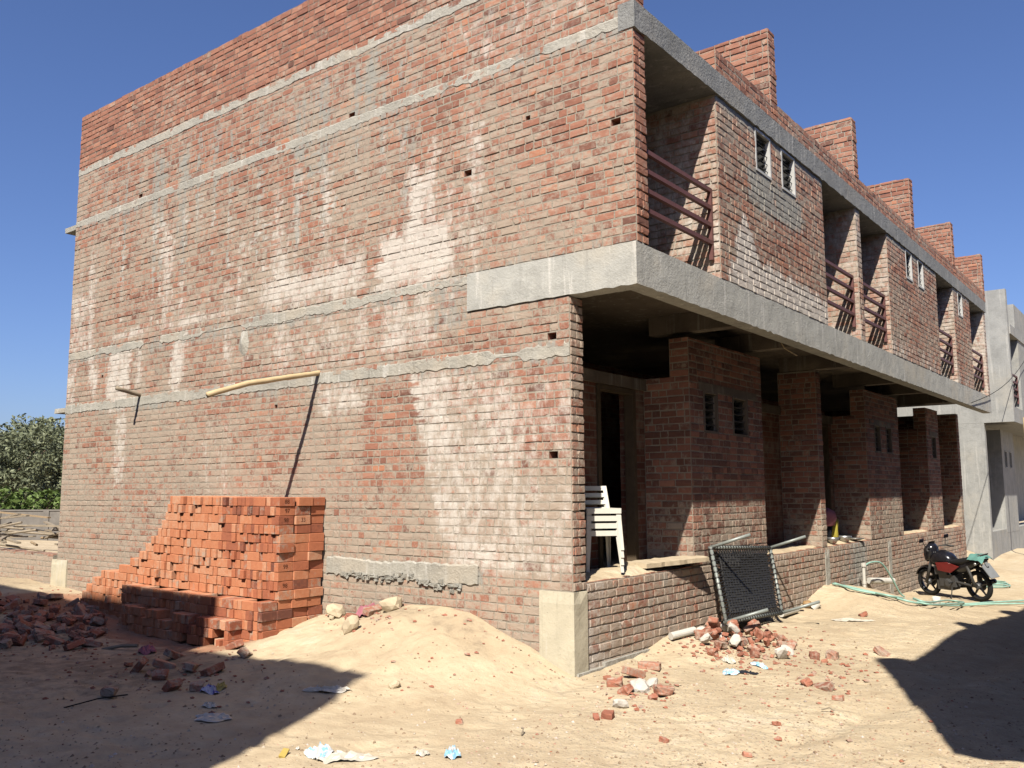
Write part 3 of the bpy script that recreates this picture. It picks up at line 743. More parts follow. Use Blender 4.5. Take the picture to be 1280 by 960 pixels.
# ================================================================== LOOSE BRICKS
def brick_mesh(name, dx, dy, dz, bev, rough, seed, dust=.2, cuts=0):
    r = random.Random(seed); bm = bmesh.new(); bmesh.ops.create_cube(bm, size=1)
    for v in bm.verts: v.co = V((v.co.x * dx, v.co.y * dy, v.co.z * dz))
    if cuts: bmesh.ops.subdivide_edges(bm, edges=bm.edges[:], cuts=cuts, use_grid_fill=True)
    bmesh.ops.bevel(bm, geom=[e for e in bm.edges if e.calc_face_angle(0) > .5], offset=bev, segments=1, affect='EDGES')
    for v in bm.verts:
        n = noise.noise_vector(v.co * (5 / max(dx, .06)) * .3 + V((seed, 0, 0))); v.co += n * rough + V((r.uniform(-1, 1), r.uniform(-1, 1), r.uniform(-1, 1))) * rough * .35
    me = bpy.data.meshes.new(name); bm.to_mesh(me); bm.free(); me.materials.append(M['loose'])
    at = me.attributes.new('bv', 'FLOAT_COLOR', 'POINT'); a = r.random()
    at.data.foreach_set('color', [x for _ in me.vertices for x in (a, 0, dust, 0)])
    return me
BW, BL, BH = .075, .226, .109     # bricks stand on edge: .075 wide, .226 deep, .109 high
STK = [brick_mesh('stacked_brick', BW - .003, BL, BH - .004, .004, .0022, s, RD.choice((0, .05, .1, .25, .4))) for s in range(18)]
STKX = [brick_mesh('stacked_brick', BL, BW - .003, BH - .004, .004, .0022, 50 + s, RD.choice((0, .05, .1))) for s in range(6)]
XRT = -3.66
def top_at(x):    # stack height in courses along x
    return lerp([(-8.25, 3), (-7.75, 5.4), (-7.2, 6.6), (-6.75, 8), (-6.35, 10.2), (-6.1, 13.5), (-5.95, 15.9), (XRT, 16.2)], x)
spots = []   # (dist, mesh, loc, rot)
GZ = .02
for k in range(16):
    z = GZ + BH * (k + .5)
    sag = .0
    tiers = [(-.02 - BL * .5, 0), (-.02 - BL * 1.5, 1), (-.02 - BL * 2.5, 2)]
    if k < 5: tiers.append((-.02 - BL * 3.5, 3))
    if k < 3: tiers.append((-.02 - BL * 4.3, 4))
    for yc, row in tiers:
        x = XRT - (0 if row < 3 else (.0 if row == 3 else .35)) - RD.uniform(0, .03) + (.02 if k % 5 == 0 else 0)
        xmin = -8.2 if row < 3 else (-6.7 if row == 3 else -6.3)
        pass
        while x > xmin:
            if top_at(x) < k + .8 - .12 * row: x -= BW; continue
            atend = x > XRT - .09
            frontrow = (row == 2 and (k >= 5 or x < -6.6)) or row >= 3
            istop = top_at(x - .04) < k + 1.8 or (row == 3 and k == 4) or (row == 4 and k == 2)
            leftstep = top_at(x - .25) < k + .8
            vis = frontrow or atend or istop or leftstep
            if 4 == row and RD.random() < .12: x -= BW * 2; continue
            if frontrow and not atend and RD.random() < .1 and x - BL > xmin:
                if vis: spots.append([x - BL / 2, yc - BL / 2 + BW / 2 + RD.uniform(-.006, .008), z, STKX[RD.randrange(6)], RD.gauss(0, .008)])
                x -= BL + .003; continue
            if RD.random() < .012 and frontrow and not atend: x -= BW; continue
            if vis: spots.append([x - BW / 2, yc + RD.gauss(0, .013) + (RD.uniform(-.05, .01) if RD.random() < .05 else 0), z + RD.uniform(-.002, .002), STK[RD.randrange(18)], RD.gauss(0, .03)])
            x -= BW + RD.uniform(-.001, .0035)
def camd(s): return (V((s[0], s[1], s[2])) - CAM).length
spots.sort(key=camd)
def top_hidden(s): return s[1] > -.45 and s[2] < 1.4 and s[0] < XRT - .09
stuff = MB()
def add_to(mbq, me, mat4):
    b = len(mbq.v)
    at = me.attributes['bv'].data; cc = RD.random()
    for v in me.vertices: mbq.vert(mat4 @ v.co, (min(1, .2 * at[0].color[0] + .8 * cc), 0, at[0].color[2], 0))
    for p in me.polygons: mbq.f.append([b + i for i in p.vertices]); mbq.m.append(0)
n_ind = 0
for s in spots:
    zoff = .06 * ss(-4, -9, s[0])
    if n_ind < 300 and not top_hidden(s):
        o = bpy.data.objects.new('stacked_brick', s[3]); col.objects.link(o); o.location = (s[0], s[1], s[2] + zoff); o.rotation_euler = (0, 0, s[4])
        tag(o, 'orange red brick standing on edge in the near end of the tall brick stack', 'brick', 'bricks in the near end of the tall stack'); n_ind += 1
    else:
        add_to(stuff, s[3], Matrix.Translation((s[0], s[1], s[2] + zoff)) @ Matrix.Rotation(s[4], 4, 'Z'))
o = stuff.build('brick_stack', 'loose'); tag(o, 'stepped far part of the orange brick stack against the gable wall', 'brick stack', None, 'stuff')

# stamped numbers on some end bricks
def stamp(txt, loc, parent=None, h=.05, rot=None):
    cu = bpy.data.curves.new('stamp_text', 'FONT'); cu.body = txt; cu.size = h * 1.4; cu.align_x = 'CENTER'; cu.align_y = 'CENTER'; cu.extrude = .0015
    to = bpy.data.objects.new('stamp_text', cu); col.objects.link(to); bpy.context.view_layer.update()
    me = bpy.data.meshes.new_from_object(to.evaluated_get(bpy.context.evaluated_depsgraph_get()))
    bpy.data.objects.remove(to); me.materials.clear(); me.materials.append(M['stamp'])
    o = bpy.data.objects.new('stamp', me); col.objects.link(o); o.parent = parent; o.matrix_local = Matrix.Translation(loc) @ (rot or Matrix.Identity(4))
    return o
RX = Matrix.Rotation(math.pi / 2, 4, 'Z') @ Matrix.Rotation(math.pi / 2, 4, 'X')
RS = Matrix.Rotation(math.pi / 2, 4, 'X')
ends = [o for o in col.objects if o.name.startswith('stacked_brick') and o.location.x > XRT - .07 - .02 and o.data in STK]
def pick(k, row): 
    zc = GZ + BH * (k + .5); yc = -.02 - BL * (row + .5)
    c = [o for o in ends if abs(o.location.z - zc) < .03 and abs(o.location.y - yc) < .06]
    return c[0] if c else None
for k, row, txt, nm in ((15, 2, '88', 'top course'), (14, 2, '97', 'second course from the top'), (13, 2, '98', 'third course from the top'), (13, 1, '33', 'third course, middle row'), (8, 2, '99', 'middle of the end face'), (6, 2, '98', 'lower part of the end face')):
    b = pick(k, row)
    if b is None: continue
    stamp(txt, V((BW / 2 - .0015, 0, 0)), b, .05, RX)
    b['label'] = 'brick stamped %s on the tall stack, %s' % (txt, nm)
    if 'group' in b: b['group'] = 'numbered bricks in the tall stack'

# broken bricks and stones
def lump_mesh(name, dx, dy, dz, seed, mat, rough=.12):
    bm = bmesh.new(); bmesh.ops.create_icosphere(bm, subdivisions=2, radius=.5)
    r = random.Random(seed)
    for v in bm.verts:
        n = v.co.normalized(); k = max(abs(n.x), abs(n.y), abs(n.z)); q = n * (.5 / (k ** .55))
        q *= 1 + rough * 2 * noise.noise(n * 1.6 + V((seed * 3.1, 0, 0))) + rough * noise.noise(n * 4 + V((seed, 5, 0)))
        v.co = V((q.x * dx, q.y * dy, q.z * dz))
    me = bpy.data.meshes.new(name); bm.to_mesh(me); bm.free(); me.materials.append(M[mat])
    at = me.attributes.new('bv', 'FLOAT_COLOR', 'POINT'); at.data.foreach_set('color', [x for _ in me.vertices for x in (r.random(), 0, .25, 0)])
    return me
def rub(name, *a, **k):
    me = brick_mesh(name, *a, **k); me.materials.clear(); me.materials.append(M['rubble']); return me
WHOLE = [rub('brick', .225, .108, .073, .007, .007, 100 + s, dust=.35 + .2 * (s % 2), cuts=2) for s in range(4)]
HALF = [rub('broken_brick', RD.uniform(.09, .15), .105, .072, .008, .016, 120 + s, dust=.3 + .12 * (s % 4), cuts=2) for s in range(8)]
BIT = [rub('brick_fragment', RD.uniform(.05, .08), RD.uniform(.04, .07), RD.uniform(.03, .05), .004, .008, 140 + s, dust=.15 + .1 * (s % 3), cuts=1) for s in range(6)]
STONE = [lump_mesh('stone', .2, .14, .12, s, 'stone') for s in range(4)]
CEM = [lump_mesh('cement_lump', .17, .13, .09, 20 + s, 'cement_lump', .16) for s in range(4)]
def drop(me, p, name, label, cat, group=None, scale=1., sink=.42, tilt=.25, rz=None, hz=None):
    o = bpy.data.objects.new(name, me); col.objects.link(o)
    o.rotation_euler = (RD.gauss(0, tilt), RD.gauss(0, tilt), RD.uniform(0, 6.28) if rz is None else rz); o.scale = (scale,) * 3
    h = max(abs(v.co.z) for v in me.vertices) * scale
    o.location = (p[0], p[1], (p[2] if hz is None else hz) + h * (1 - sink))
    return tag(o, label, cat, group)
def D(kind, px, py, label, sc_=1., **k):
    me = RD.choice({'w': WHOLE, 'h': HALF, 'b': BIT, 's': STONE, 'c': CEM}[kind])
    nm = {'w': 'brick', 'h': 'broken_brick', 'b': 'brick_fragment', 's': 'stone', 'c': 'cement_lump'}[kind]
    return drop(me, gp(px, py), nm, label, nm.replace('_', ' '), scale=sc_, **k)
D('w', 812, 836, 'whole orange brick nearest the plinth, at the top of the small brick cluster', tilt=.15, rz=.3)
D('w', 792, 848, 'whole orange brick propped on rubble left of the topmost brick of the cluster', tilt=.3, sink=-.4, rz=1.2)
D('h', 768, 858, 'dark half brick at the left edge of the small cluster', rz=.4)
D('h', 782, 868, 'half brick leaning under the propped orange brick in the small cluster')
D('h', 830, 868, 'orange broken brick at the right end of the small cluster', 1.15, rz=.9)
D('c', 799, 864, 'large whitish cement lump in the middle of the small brick cluster', 1.15)
D('c', 814, 858, 'flat grey cement slab piece behind the right brick of the small cluster', .8)
D('b', 816, 874, 'small red brick chip in front of the small cluster', 1.2)
D('b', 759, 850, 'small brown round brick chip left of the small cluster', 1.1)
D('c', 776, 885, 'pale cement lump lying in front of the small brick cluster', .8)
D('b', 760, 898, 'small orange brick chip below the pale cement lump', 1.3)
D('b', 745, 900, 'small grey brick chip left of the orange chip on the sand', 1)
D('h', 1018, 824, 'left red half brick of the trio on the open sand')
D('h', 1040, 823, 'right larger red broken brick of the trio on the open sand', 1.2)
D('b', 1031, 828, 'small red chip between the two half bricks on the open sand', 1.2)
D('h', 1009, 857, 'upright brown half brick end of the weathered brick on the sand', .9)
D('w', 1028, 861, 'weathered flat brick half buried in the sand street', .9, sink=.9, rz=-.2)
D('b', 1048, 876, 'single red chip right of the half buried brick', 1.2)
D('w', 1104, 818, 'long pink brick half sunk in sand near the street shadow', .9, sink=1.0, rz=-.3)
D('h', 1079, 771, 'small red half brick on sand in front of the hose mound', .8)
D('b', 971, 907, 'bright orange chip alone on the open sand', 1)
D('b', 934, 946, 'red chip near the bottom edge of the open sand', 1.1)
D('b', 830, 928, 'faded red chip between cluster and bottom edge', .9)
D('b', 574, 905, 'reddish chip on the sand below the heap', .9)
D('s', 493, 860, 'flat reddish stone at the foot of the sand heap', .55)
D('s', 421, 766, 'grey flat stone on the left shoulder of the sand heap', 1.25, sink=.1)
D('h', 440, 778, 'orange half brick leaning below the grey stone on the heap', 1.1, sink=.1)
D('s', 438, 790, 'upright sandy stone on the left slope of the heap', 1.1, sink=.1, tilt=.9)
D('w', 468, 758, 'red brick at the crest of the sand heap against the wall', 1., sink=0)
D('s', 491, 755, 'large sandy stone at the crest of the heap right of the red brick', 1.25, sink=.1)
D('s', 415, 775, 'small pale stone at the left end of the heap stones', .5)
for i in range(62):    # heap below the cot
    t = RD.random(); px = 872 + 112 * t + RD.gauss(0, 6); py = 800 + 12 * t + RD.gauss(0, 9)
    k = RD.choice('hhhbbbcw' if i < 45 else 'bbbh')
    me = RD.choice({'w': WHOLE, 'h': HALF, 'b': BIT, 'c': CEM}[k]); p = gp(px, py)
    lift = max(0, .16 * (1 - ((px - 918) / 55) ** 2) * (1 - ((py - 800) / 18) ** 2))
    nm = {'w': 'brick', 'h': 'broken_brick', 'b': 'brick_fragment', 'c': 'cement_lump'}[k]
    lab = {'w': 'whole dusty brick', 'h': 'broken pinkish red brick', 'b': 'small brick fragment', 'c': 'whitish cement lump'}[k] + ' in the rubble heap below the woven cot'
    drop(me, p, nm, lab, nm.replace('_', ' '), 'rubble below the woven cot: ' + nm.replace('_', ' ') + 's', RD.uniform(.75, 1.15), .3, .5, hz=p.z + lift * RD.uniform(.2, 1))
for i in range(105):    # rubble at the far left in shade
    px = RD.uniform(-6, 125); py = RD.uniform(742, 812)
    if py < 742 + px * .12: continue
    k = RD.choice('hhbww'); me = RD.choice({'w': WHOLE, 'h': HALF, 'b': BIT}[k]); p = gp(px, py)
    nm = {'w': 'brick', 'h': 'broken_brick', 'b': 'brick_fragment'}[k]
    lab = {'w': 'whole dark red brick', 'h': 'broken dark red brick', 'b': 'small dark brick fragment'}[k] + ' in the shaded rubble left of the brick stack'
    drop(me, p, nm, lab, nm.replace('_', ' '), 'shaded rubble left of the stack: ' + nm.replace('_', ' ') + 's', RD.uniform(.85, 1.2), RD.uniform(-.3, .3), .35)
for q in [('w', 205, 836, 'long red brick in front of the stack beside the pink rag'), ('w', 172, 840, 'red brick lying left of the long brick in front of the stack'), ('h', 200, 850, 'half brick below the long brick in shade'),
          ('w', 238, 838, 'dark brick in the middle of the shaded scatter'), ('w', 266, 842, 'rightmost dark brick of the shaded scatter'), ('h', 136, 871, 'dark brick standing upright alone on the shaded ground'),
          ('h', 215, 864, 'dark half brick on the shaded ground below the scatter'), ('h', 246, 864, 'brownish half brick right of the dark half brick'), ('w', 293, 812, 'big red brick at the foot of the stack near the sunlit end'),
          ('h', 306, 822, 'half brick beside the sunlit end of the stack foot'), ('w', 218, 824, 'brick lying under the pink rag'), ('b', 185, 846, 'pale chip left of the half brick in shade'), ('b', 160, 834, 'small chip at the left end of the shaded scatter')]: D(*q, sink=.1)

# ================================================================== LITTER
def crumple(name, p, sx, sy, h, mat, seed, label, cat, rz=0., n=13):
    mb = MB(); g = []
    for i in range(n):
        row = []
        for j in range(n):
            u, v = i / (n - 1) - .5, j / (n - 1) - .5
            edge = 1 + .35 * nz(math.atan2(v, u) * 1.3, seed)
            x, y = u * math.sqrt(1 - 2 * v * v) * sx * edge * 1.15, v * math.sqrt(1 - 2 * u * u) * sy * edge * 1.15; c, s = math.cos(rz), math.sin(rz); X, Y = p[0] + x * c - y * s, p[1] + x * s + y * c
            z = ground(X, Y) + .008 + h * (.35 + .8 * abs(nz(u * 6, v * 6, seed)) + .5 * nz(u * 13, v * 13, seed + 3)) * (1.15 - 3.2 * (u * u + v * v))
            row.append(mb.vert((X, Y, max(z, ground(X, Y) + .004))))
        g.append(row)
    for i in range(n - 1):
        for j in range(n - 1): mb.f.append([g[i][j], g[i + 1][j], g[i + 1][j + 1], g[i][j + 1]]); mb.m.append(0)
    return tag(mb.build(name, mat), label, cat)
crumple('plastic_bag', gp(400, 947), .17, .15, .09, 'film_blue', 3, 'crumpled blue and white printed plastic bag near the bottom edge', 'plastic bag', .4)
crumple('plastic_sheet', gp(432, 950), .34, .14, .05, 'film', 8, 'clear plastic sheet lying right of the blue printed bag', 'plastic sheet', .7)
crumple('paper_scrap', gp(528, 944), .09, .08, .04, 'film', 12, 'small white paper scrap on the sand at the bottom centre', 'paper')
crumple('plastic_cup', gp(566, 948), .1, .1, .08, 'film_blue', 15, 'crushed pale cup on the sand right of the paper scrap', 'cup')
crumple('wrapper', gp(262, 866), .17, .12, .07, 'film_violet', 18, 'violet wrapper lying on the shaded ground', 'wrapper')
crumple('wrapper', gp(276, 862), .1, .09, .06, 'yellow_plastic', 19, 'dull yellow wrapper against the violet wrapper', 'wrapper')
crumple('plastic_sheet', gp(266, 899), .3, .2, .04, 'film', 22, 'clear plastic film flat on the shaded ground', 'plastic sheet', .3)
crumple('plastic_sheet', gp(262, 884), .13, .09, .04, 'film', 24, 'small torn film piece below the violet wrapper', 'plastic sheet')
crumple('plastic_sheet', gp(408, 866), .34, .13, .06, 'film', 26, 'cloudy plastic sheet at the edge of the ground shadow', 'plastic sheet', .5)
crumple('rag', gp(184, 816), .2, .17, .12, 'cloth_pink', 28, 'pink rag lying on bricks in front of the stack', 'rag')
crumple('rag', gp(456, 770), .28, .14, .14, 'cloth_pink', 29, 'purplish pink rag between the stones on the heap', 'rag', .6)
crumple('plastic_bag', gp(912, 829), .13, .11, .07, 'film', 31, 'white crumpled bag in front of the rubble below the cot', 'plastic bag')
crumple('plastic_bag', gp(914, 844), .15, .12, .06, 'film_blue', 33, 'blue tinted white bag below the plain white bag', 'plastic bag')
crumple('wrapper', gp(934, 843), .2, .07, .04, 'cloth_dark', 34, 'dark torn strip right of the blue tinted bag', 'wrapper', .3)
crumple('wrapper', gp(949, 833), .17, .08, .04, 'film_blue', 36, 'flat blue and white wrapper on sand right of the bags', 'wrapper', -.1)
crumple('paper_scrap', gp(372, 938), .03, .03, .02, 'film', 39, 'tiny white scrap near the shadow edge', 'paper', n=5)
crumple('plastic_sheet', gp(1066, 776), .5, .18, .04, 'film', 41, 'dusty pale sheet on the sand before the hose', 'plastic sheet', .2)
mb = MB(); p = gp(355, 946); mb.box(-.02, .02, -.05, .05, 0, .012, 0, (.5, 0, 0, 0), .004); o = mb.build('plastic_strip', 'yellow_plastic'); o.location = p + V((0, 0, .01)); o.rotation_euler = (.3, .2, .6); tag(o, 'short yellow plastic strip at the bottom edge of the sand', 'plastic strip')
for (px, py, ln, a, lab) in ((150, 812, .45, .5, 'pale stick leaning on the shaded bricks'), (130, 728, .9, .35, 'weathered board leaning on the low beige wall'), (652, 918, .16, 2.2, 'thin dark twig on the sand below the corner'), (240, 752, .0, 0, ''), (120, 880, .5, 1.1, 'thin dark cable piece on the shaded ground'), (1035, 893, .1, .2, 'tiny twig on the open sand')):
    if not ln: continue
    mb = MB(); p = gp(px, py); d = V((math.cos(a), math.sin(a), .12 if ln > .3 else .03)) * ln / 2; r = .022 if ln > .4 and 'cable' not in lab else .006
    mb.tube([p - d + Z * .02, p + Z * .03 + V((.01, .01, .01)), p + d + Z * .02], r, 6); cat = lab.split()[1 if 'thin' not in lab and 'tiny' not in lab else -1]
    nm = 'stick' if 'stick' in lab else 'board' if 'board' in lab else 'cable_piece' if 'cable' in lab else 'twig'
    tag(mb.build(nm, 'greywood' if nm != 'cable_piece' else 'rubber'), lab, nm.replace('_', ' '))
# gravel
mb = MB()
for i in range(3800):
    if RD.random() < .75: p = gp(RD.uniform(-20, 1300), RD.triangular(770, 985, 960))
    else: p = gp(RD.uniform(640, 1300), RD.uniform(780, 970))
    if p.y > 0 and p.x < .05: continue
    s = RD.choice((.006, .007, .009, .012, .016)) * RD.uniform(.7, 1.3); c = (RD.random() ** 1.3, 0, 0, 0)
    a = [V((RD.uniform(.6, 1.2) * q[0], RD.uniform(.6, 1.2) * q[1], RD.uniform(.4, .9) * q[2])) * s + p for q in ((1, 0, 0), (0, 1, 0), (-1, 0, 0), (0, -1, 0), (0, 0, 1), (0, 0, -.6))]
    i0 = len(mb.v)
    for q in a: mb.vert(q, c)
    for f in ((0, 1, 4), (1, 2, 4), (2, 3, 4), (3, 0, 4), (1, 0, 5), (2, 1, 5), (3, 2, 5), (0, 3, 5)): mb.f.append([i0 + k for k in f]); mb.m.append(0)
mb2 = MB()
def crumb(p, s):
    i0 = len(mb2.v); c = (min(1, max(0, RD.gauss(.5, .25))), 0, RD.uniform(.1, .6), RD.random() * .5)
    for q in ((1, .2, -.2), (.1, 1, -.1), (-1, .1, 0), (0, -1, .1), (.2, .1, .8), (0, 0, -.5), (.7, .7, .3), (-.6, -.6, .4)): mb2.vert(p + V((q[0] * RD.uniform(.6, 1.2), q[1] * RD.uniform(.6, 1.2), q[2] * RD.uniform(.5, 1))) * s, c)
    for f in ((0, 6, 4), (6, 1, 4), (1, 2, 4), (2, 7, 4), (7, 3, 4), (3, 0, 4), (0, 5, 6), (6, 5, 1), (1, 5, 2), (2, 5, 7), (7, 5, 3), (3, 5, 0)): mb2.f.append([i0 + k for k in f]); mb2.m.append(0)
for (cx, cy, sx, sy, n) in ((925, 808, 42, 13, 420), (800, 862, 30, 16, 110), (1025, 835, 30, 12, 60), (60, 780, 50, 24, 420), (220, 838, 60, 20, 170), (455, 772, 30, 14, 90), (560, 800, 90, 45, 45), (980, 840, 60, 30, 160)):
    for i in range(n):
        p = gp(RD.gauss(cx, sx), RD.gauss(cy, sy))
        if p.y > -.05 and p.x < .06: continue
        crumb(p + Z * .004, RD.choice((.009, .012, .016, .022, .03)) * RD.uniform(.6, 1.2))
tag(mb2.build('brick_crumbs', 'rubble'), 'small brick and mortar crumbs spread around the rubble heaps', 'brick crumbs', None, 'stuff')
t = NT('gravel'); r, g, b, a = t.bv()
M['gravel'] = t.fin(t.ramp(r, [(0, (.22, .15, .1)), (.4, (.42, .33, .22)), (.7, (.5, .44, .35)), (.85, (.34, .14, .08)), (1, (.6, .56, .5))]), .95, .1)
tag(mb.build('gravel', 'gravel'), 'small pebbles and brick crumbs strewn over the sandy street', 'gravel', None, 'stuff')

# ================================================================== POLES, SLAB, PIPES
def pole(name, pts, r, mat, label, cat='pole', n=9):
    mb = MB(); P = []; 
    for (a, b) in zip(pts, pts[1:]):
        for k in range(5): P.append(V(a).lerp(V(b), k / 5))
    P.append(V(pts[-1])); rad = [r * (1 + .12 * nz(i * .9, r * 99)) for i in range(len(P))]
    mb.tube([p + V((0, 0, .006 * nz(i * .7, 3))) for i, p in enumerate(P)], rad, n)
    return tag(mb.build(name, mat, None, True), label, cat)
pole('scaffold_pole', [(-3.86, .1, 3.36), (-3.87, -.45, 3.24), (-3.94, -1.0, 3.115), (-4.02, -1.5, 2.94)], .033, 'bamboo', 'long pale crooked wooden pole sticking out of the gable wall')
pole('scaffold_pole', [(-8.115, .1, 3.335), (-8.05, -.42, 3.42)], .032, 'greywood', 'short dark stub pole sticking out of the left part of gable wall')
mb = MB(); i0 = None; rows = []
for k in range(15):
    t_ = k / 14; y = 1.55 + 1.15 * t_; x = -.2 + .22 * t_; w = .16 + .03 * nz(k * .6, 2); th = .05 + .012 * nz(k * .8, 4)
    zz = .965 + .02 * t_
    rows.append([mb.vert((x - w, y, zz - .02)), mb.vert((x - w, y, zz + th)), mb.vert((x + w * .5, y, zz + th + .01 * nz(k, 9))), mb.vert((x + w, y + .03 * nz(k * 1.3, 6), zz + th * .8)), mb.vert((x + w + .02 * nz(k * 2.1, 1), y, zz - .01))])
for A, B in zip(rows, rows[1:]):
    for q in range(5): mb.f.append([A[q], A[(q + 1) % 5], B[(q + 1) % 5], B[q]]); mb.m.append(0)
mb.f.append(rows[0]); mb.f.append(rows[-1]); mb.m += [0, 0]
tag(mb.build('stone_slab', 'stone'), 'long rough beige stone slab lying on the veranda edge beside the window block', 'stone slab')
def pipe(px0, py0, px1, py1, r, mat, label, lift=.03, name='pipe', thick=True):
    a, b = gp(px0, py0) + Z * lift, gp(px1, py1) + Z * lift; mb = MB()
    d = (b - a).normalized()
    mb.lathe(a, d, [(r, 0), (r, (b - a).length), (r * .8, (b - a).length), (r * .8, (b - a).length - .05), (.001, (b - a).length - .05)] , 14)
    return tag(mb.build(name, mat, None, False), label, 'pipe')
pipe(838, 788, 868, 795, .042, 'pvc', 'short white drain pipe poking from the plinth beside the rubble', .06)
pipe(976, 757, 996, 759, .04, 'pvc', 'white pipe offcut lying behind the woven cot legs', .05)
mb = MB(); p = gp(1009, 760); mb.lathe(p + V((0, 0, .05)), (.8, .5, .1), [(.03, -.06), (.055, -.04), (.06, .03), (.045, .06), (.03, .06), (.03, .0)], 14); tag(mb.build('pipe_fitting', 'brown_pot', None, True), 'round brown fitting between the white pipe offcuts', 'pipe fitting')
mb = MB(); p = gp(1020, 761); mb.lathe(p + V((0, 0, .04)), (.6, .3, .6), [(.05, -.06), (.05, .06), (.035, .06), (.035, -.02)], 12); tag(mb.build('pipe_fitting', 'pvc'), 'white fitting right of the round brown fitting', 'pipe fitting')
mb = MB(); q = V((.16, 8.9, 0)); gz = ground(q.x, q.y); mb.tube([(q.x, q.y, gz - .1), (q.x, q.y, .5)], .028, 10); mb.tube([(q.x, q.y, .5), (q.x, q.y, .56)], .045, 10); mb.tube([(q.x, q.y, .2), (q.x, q.y, .25)], .036, 10)
tag(mb.build('standpipe', 'pvc'), 'upright white water pipe with cap in front of the plinth wall', 'pipe')
mb = MB(); mb.tube([(.05, 9.55, .2), (.3, 10.2, .16)], .055, 12); tag(mb.build('drain_pipe', 'pvc'), 'horizontal pale drain pipe out of plinth right of the standpipe', 'pipe')
# hoses
def hose(pts, r, label, name='hose', lift=.02, wob=.0):
    P = [];
    for i in range(len(pts) - 1):
        p0, p1, p2, p3 = pts[max(i - 1, 0)], pts[i], pts[i + 1], pts[min(i + 2, len(pts) - 1)]
        for k in range(8):
            t = k / 8; P.append(.5 * ((2 * p1) + (p2 - p0) * t + (2 * p0 - 5 * p1 + 4 * p2 - p3) * t * t + (3 * p1 - p0 - 3 * p2 + p3) * t ** 3))
    P.append(pts[-1]); mb = MB(); mb.tube(P, r, 6); return tag(mb.build(name, 'hose', None, True), label, 'hose')
def gl(ps, lift=.03): return [gp(a, b) + Z * lift for a, b in ps]
hose(gl([(1040, 728), (1062, 737), (1090, 743), (1125, 750), (1160, 755), (1200, 757), (1240, 755), (1290, 752)]), .017, 'green hose lying along the sand in front of plinth, farther strand')
hose(gl([(1043, 732), (1070, 741), (1110, 749), (1150, 758), (1195, 760), (1235, 758), (1295, 757)], .04), .017, 'green hose lying along the sand in front of plinth, nearer strand')
hose(gl([(1142, 752), (1160, 757), (1185, 754), (1205, 757), (1170, 760), (1146, 757)], .05), .016, 'loose green hose loop beside the white bucket')
hose([V((.16, 8.9, .5)), V((.22, 9.15, .56)), V((.3, 9.5, .52)), V((.38, 9.8, .25)), V((.45, 10.0, -.02)), V((.5, 10.1, -.1))], .016, 'green hose arching down from the standpipe')
for k in range(3):
    c = gp(1241, 733); hose([c + V((.34 * math.cos(a) * (1 - .12 * k), .5 * math.sin(a) * (1 - .12 * k), .03 + .03 * k)) for a in (i * .7 for i in range(10))], .016, ('outer', 'middle', 'inner')[k] + ' turn of the green hose coil behind the motorcycle')
mb = MB(); p = gp(1171, 757); mb.lathe(p, (0, 0, 1), [(.06, 0), (.075, .16), (.068, .16), (.055, .02)], 16); tag(mb.build('bucket', 'white_plastic', None, True), 'small white pot standing on the green hoses', 'pot')
# hanging wire, cable
mb = MB(); mb.tube([(.55, 4.25, 3.9), (.62, 4.3, 3.74), (.7, 4.55, 3.66)], .008, 5); tag(mb.build('wire', 'bamboo'), 'bent pale wire hanging below the concrete floor beam', 'wire')
mb = MB(); A, B = V((.83, 15.6, 3.86)), V((.95, 26.0, 6.6)); mb.tube([A.lerp(B, k / 12) - Z * .35 * math.sin(math.pi * k / 12) for k in range(13)], .009, 5); tag(mb.build('cable', 'rubber'), 'thin dark cable strung between the red and grey houses', 'cable')

